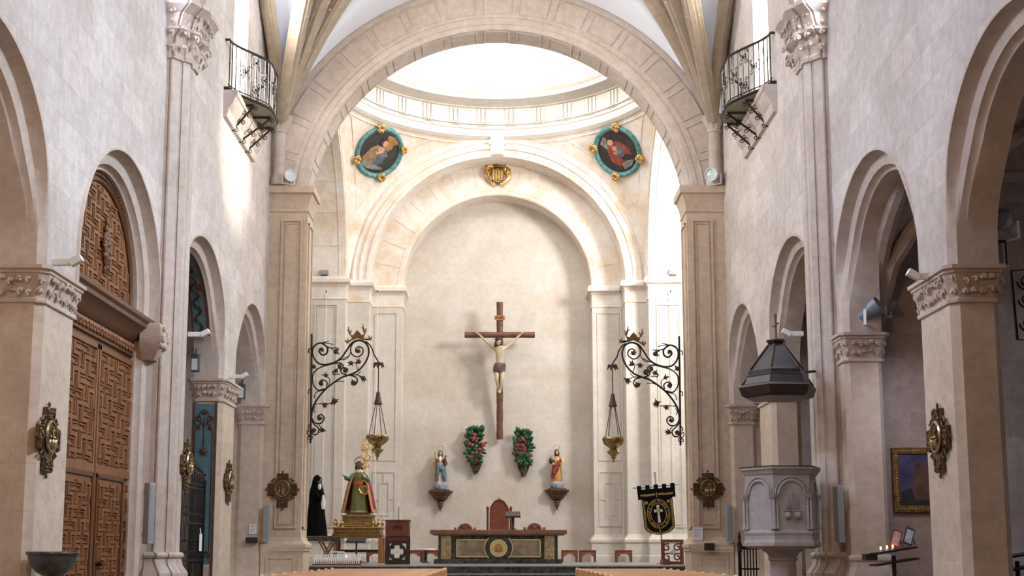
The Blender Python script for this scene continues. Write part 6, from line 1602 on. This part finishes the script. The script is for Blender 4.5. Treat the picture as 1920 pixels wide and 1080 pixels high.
# ------------------------------------------------------------------ lamp brackets and hanging lamps
def px_path(pts,Y,mir=False):
    return [ay((1864-x-6) if mir else x,y+(4 if mir else 0),Y) for x,y in pts]
def smooth_path(pts,n=6):
    """Catmull-Rom through 2D points"""
    P=[pts[0]]+list(pts)+[pts[-1]]; o=[]
    for i in range(1,len(P)-2):
        p0,p1,p2,p3=P[i-1],P[i],P[i+1],P[i+2]
        for k in range(n):
            q=k/n; o.append(tuple(.5*((2*p1[j])+(-p0[j]+p2[j])*q+(2*p0[j]-5*p1[j]+4*p2[j]-p3[j])*q*q+(-p0[j]+3*p1[j]-3*p2[j]+p3[j])*q**3) for j in (0,1)))
    o.append(tuple(pts[-1])); return o
def bpx(x,y): return (560+x/3.857,590+y/3.857)
def bracket(mir,lab,lab2):
    Y=28.15; sx=-1 if mir else 1
    root=px_path([(583,720)],Y,mir)[0]
    t=thing('lamp_bracket',lab,'lamp bracket',root)
    L=lambda pts,sm=True:[p-root for p in px_path([bpx(*q) for q in (smooth_path(pts) if sm else pts)],Y,mir)]
    b=MB(); b.tube(L([(95,140),(85,930)],False),.024,8)
    for yy in (250,545,800):
        b.tube(L([(92,yy),(78,yy-4),(70,yy+12),(74,yy+28)]),.014,5)
    b.tube(L([(82,880),(62,860),(64,838),(84,846)]),.012,5); b.tube(L([(84,905),(66,900),(70,882),(84,888)]),.012,5); b.tube(L([(84,870),(100,880),(96,900),(84,900)]),.012,5)
    b.build('wall_rod',IRON,t,smooth=50)
    main=[[(93,735),(105,665),(150,590),(210,525),(300,460),(360,437),(430,405),(485,340),(508,270),(490,212),(440,186),(385,205),(345,260),(300,320),(230,355),(160,358),(118,325),(100,270),(115,225),(160,205),(205,235),(205,275),(175,292),(148,268),(158,245),(178,250)],
          [(440,186),(400,200),(376,240),(385,285),(425,305),(462,280),(462,245),(435,232),(412,250),(420,272),(438,270)],
          [(190,535),(140,545),(105,500),(105,430),(150,385),(220,362),(290,348),(322,368),(308,395),(288,382),(298,365)],
          [(200,525),(205,490),(175,472),(150,490),(160,512),(178,500)],
          [(355,440),(310,420),(310,390),(340,385),(350,405),(335,416),(326,402)],
          [(360,437),(410,450),(425,480),(405,508),(382,495),(392,478),(406,490)],
          [(92,735),(115,780),(160,785),(185,750),(165,722),(138,735),(145,760),(165,752)],
          [(92,760),(110,790),(145,825),(135,862),(105,865),(92,840),(110,825),(122,842)],
          [(460,190),(500,205),(530,245),(545,290),(565,320),(580,350)]]
    b=MB()
    for i,m_ in enumerate(main): b.tube(L(m_),.022 if i<1 else .017,6)
    b.build('scrollwork',IRON,t,smooth=50)
    br=[[(430,405),(415,350),(430,335)],[(215,520),(225,470),(195,440),(165,435)],[(230,355),(320,320),(370,290),(375,245)],[(240,500),(290,480),(330,485)],[(110,650),(180,640),(240,645),(290,625)],[(260,440),(245,420),(275,400)],
        [(300,430),(250,430),(255,405)],[(360,440),(420,435),(470,460)],[(205,230),(240,245),(270,270)],[(160,205),(200,205),(250,215)],[(200,235),(235,240),(290,240)],[(160,205),(190,198),(220,190)],[(190,545),(130,560),(112,595),(120,600)],[(140,790),(160,815),(175,835)],[(120,660),(108,690),(118,710)],[(370,290),(345,320),(320,325)],[(415,440),(440,420),(450,410)]]
    for m_ in br: b=MB(); b.tube(L(m_),[.011]*(len(smooth_path(m_))-1)+[.004],5); b.build('tendril',IRON,t,smooth=50)
    b=MB(); r=random.Random(3)
    for x,y,s in ((435,340,1),(195,440,.8),(378,350,1),(270,405,.9),(258,625,1.2),(188,655,.9),(468,460,1.1),(268,268,1.1),(172,835,1),(108,375,1),(168,256,.7),(430,260,.8),(165,492,.8),(335,404,1),(297,374,.9),(398,492,1),(155,748,.8),(108,842,.8)):
        c=L([(x,y),(x+1,y)],False)[0]; b=MB()
        b.ball(c,(.055*s,.035*s,.055*s),0,8)
        for k in range(5):
            a=r.uniform(0,6.28); b.tube([c,c+Vector((.10*s*math.cos(a),-.03,.10*s*math.sin(a)))],[.028*s,.004],5)
        b.build('iron_flower',IRON_BR,t,smooth=50)
    # crown
    b=MB(); cr=[(345,215),(355,190),(385,175),(372,145),(395,150),(408,130),(425,112),(442,130),(455,148),(480,140),(470,172),(505,180),(535,188),(500,172),(470,185),(425,170),(380,188)]
    P=L(cr,False); Q=[(v.x,v.z) for v in P]; b.prism(Q,(0,P[0].y+.02,0),(1,0,0),(0,0,1),(0,-.04,0))
    for m_ in ([(372,145),(362,115),(362,85)],[(362,120),(350,110)],[(372,135),(385,110)],[(480,140),(470,110),(465,65)],[(475,115),(492,98)],[(468,100),(452,92)],[(478,125),(495,118)],[(505,180),(525,170),(530,155)],[(515,172),(505,150)],[(350,200),(338,190),(340,178)],[(352,190),(360,170)]): b.tube(L(m_,False),[.022]*(len(m_)-1)+[.008],5)
    b.build('crown',mat('rusty_gilt_iron',(.17,.085,.03,1),.5,.5,var=.3) if 'rusty_gilt_iron' not in MATS else MATS['rusty_gilt_iron'],t)
    # lamp
    top=px_path([bpx(578,360)],Y,mir)[0]
    t2=thing('sanctuary_lamp',lab2,'hanging lamp',top)
    def q(x,y): return px_path([bpx(x,y)],Y,mir)[0]-top
    b=MB(); 
    for k in range(7): 
        a=2*PI*k/7; b.tube([(0,0,0),(.09*math.cos(a),.09*math.sin(a),.02),(.13*math.cos(a),.13*math.sin(a),-.08)],[.03,.035,.006],5)
    b.ball((0,0,.02),.05,0,8); b.build('leaf_canopy',IRON_BR,t2,smooth=50)
    zc,zc2=q(578,562).z,q(578,645).z; zb_=q(575,880).z
    b=MB(); b.tube([(0,0,0),(0,0,zc)],.012,6); b.build('rod',IRON,t2)
    b=MB(); b.lathe([(.03,zc+.02),(.045,zc-.02),(.05,zc-.08),(.085,zc2+.03),(.095,zc2),(.09,zc2-.02)],seg=20,mod=lambda a,z:1+.05*math.cos(9*a)); b.build('bell_cap',mat('dark_red_tassel',(.075,.022,.018,1),.5,var=.4,scale=20) if 'dark_red_tassel' not in MATS else MATS['dark_red_tassel'],t2,smooth=50)
    for k in range(4):
        a=.5+2*PI*k/4; A0=Vector((.06*math.cos(a),.06*math.sin(a),zc2)); A1=Vector((.22*math.cos(a),.22*math.sin(a),zb_)); b=MB(); b.tube([A0,A1],.008,5)
        for j in range(14): b.ball(A0+(A1-A0)*(j/14),(.014,.014,.020),0,5)
        b.build('chain',IRON_BR,t2,smooth=50)
    H_=zb_
    b=MB(); b.lathe([(.19,H_+.0),(.24,H_+.02),(.255,H_-.01),(.25,H_-.04),(.24,H_-.08),(.22,H_-.13),(.14,H_-.19),(.10,H_-.21)],seg=36,cap=False); b.lathe([(.10,H_-.205),(.075,H_-.25),(.13,H_-.285),(.145,H_-.31),(.12,H_-.35),(.06,H_-.40),(.045,H_-.42),(.06,H_-.44),(.03,H_-.48),(.02,H_-.50),(.03,H_-.52),(.001,H_-.56)],seg=28,mod=lambda a,z:1+.03*math.cos(12*a)); b.build('brass_bowl',BRASS,t2,smooth=40)
    for k in range(4):
        a=.5+2*PI*k/4; b=MB(); b.ball((.245*math.cos(a),.245*math.sin(a),H_),(.035,.035,.045),0,8); b.tube([(.25*math.cos(a),.25*math.sin(a),H_-.02),(.29*math.cos(a),.29*math.sin(a),H_-.03),(.26*math.cos(a),.26*math.sin(a),H_-.08)],.014,5); b.build('handle',BRASS,t2,smooth=50)
    # thin hoisting cords up to hooks under the apse cornice
bracket(False,'crowned wrought-iron scroll bracket above the red-caped saint','brass sanctuary lamp hanging above the red-caped saint')
bracket(True,'crowned wrought-iron scroll bracket above the black banner','brass sanctuary lamp hanging between red-sashed statue and banner')
CORD=mat('white_cord',(.75,.73,.70,1),.6,var=.03)
for px,Y,lab in ((612,37.9,'thin white cord down the apse pier behind black-robed statue'),(708,39.15,'thin white cord down the apse pier behind the sanctuary lamp over saint'),(1163,39.15,'thin white cord down the apse pier behind lamp near red-sashed statue'),(1257,37.9,'thin white cord down the apse pier behind the banner')):
    p=ay(px,548,Y); t=thing('hoisting_cord',lab,'cord',p); b=MB(); b.tube([(0,0,0),(0,0,.95-p.z)],.012,5); b.build('cord',CORD,t); b=MB(); b.tube([(0,.02,.05),(0,-.05,.04),(0,-.05,-.02)],.02,6); b.build('hook',IRON,t)
# ------------------------------------------------------------------ light
w=bpy.data.worlds.new('World'); sc.world=w; w.use_nodes=True
bg=w.node_tree.nodes['Background']; bg.inputs[0].default_value=(.95,.97,1.0,1); bg.inputs[1].default_value=3.0
def area(name,loc,target,sx,sy,power,col=(1,1,1),spread=180):
    l=bpy.data.lights.new(name,'AREA'); l.shape='RECTANGLE'; l.size=sx; l.size_y=sy; l.energy=power; l.color=col; l.spread=math.radians(spread)
    o=bpy.data.objects.new(name,l); COL.objects.link(o); o.location=loc
    o.rotation_euler=(Vector(target)-Vector(loc)).to_track_quat('-Z','Y').to_euler(); return o
def spot(name,loc,target,power,ang,blend=.5,col=(1,1,1),rad=.1):
    l=bpy.data.lights.new(name,'SPOT'); l.energy=power; l.spot_size=math.radians(ang); l.spot_blend=blend; l.color=col; l.shadow_soft_size=rad
    o=bpy.data.objects.new(name,l); COL.objects.link(o); o.location=loc
    o.rotation_euler=(Vector(target)-Vector(loc)).to_track_quat('-Z','Y').to_euler(); return o
# daylight in the clerestory windows above the frame
for y,q in ((12.4,1.62),(17.4,.80)):
    area('daylight_window',(-5.30,y,11.45),(5,y+2.2,4.5),1.5,3.0,1330*q,(.58,.73,1.0))
    area('daylight_window',(5.30,y,11.45),(-5,y+2.2,4.5),1.5,3.0,2700*q,(.70,.83,1.0))
area('daylight_window',(-5.8,24.1,11.7),(5,26.5,7),1.2,3.0,900,(1,.98,.95))
area('daylight_window',(5.8,23.4,11.7),(-5,23.6,9),1.2,3.0,500,(1,.98,.95))
# daylight in the drum windows of the dome
for k in range(8):
    a=2*PI*(k+.5)/8
    area('daylight_drum',(4.25*math.cos(a),YD+4.25*math.sin(a),17.5),(0,YD,15.5),1.3,2.0,150,(1,1,1))
# window in the transept arm
area('daylight_transept',(8.3,33.2,11.0),(-1,39,5.0),1.8,2.4,980,(1,.99,.98))
# sun through the balcony window
spot('sun_through_window',(7.6,23.0,12.8),(-5.28,23.9,9.2),15000,15,.7,(1,.95,.85),.35)
sc.view_settings.exposure=0.12

# warm fill lights added in the nave, the chapel spotlight, cool chapel fill
area('warm_fill',(-2.0,3.0,8.5),(-5.6,14,3),1.2,1.2,330,(1,.56,.24))  # unseen fill light added to warm the fronts of the door-side piers
spot('arch_fill_spot',(1.5,4.0,8.0),(0,27.7,14.6),3600,34,.8,(1,.80,.62),.3)  # unseen spot added to brighten the face of the chancel arch
spot('chapel_spotlight',(6.15,15.9,4.7),(6.35,18.9,2.5),190,62,1.0,(.78,.80,1.0),.25)
area('chapel_fill',(10.3,13.5,3.6),(6.6,18.9,2.4),1.2,2.4,25,(.74,.80,1.0))  # fill light added for the painting chapel; no window opens here
area('chapel_fill',(-9.2,24.0,3.6),(-6.0,27.0,2.4),1.0,2.0,30,(.9,.92,1.0))  # fill light inside the gate chapel; no window opens here
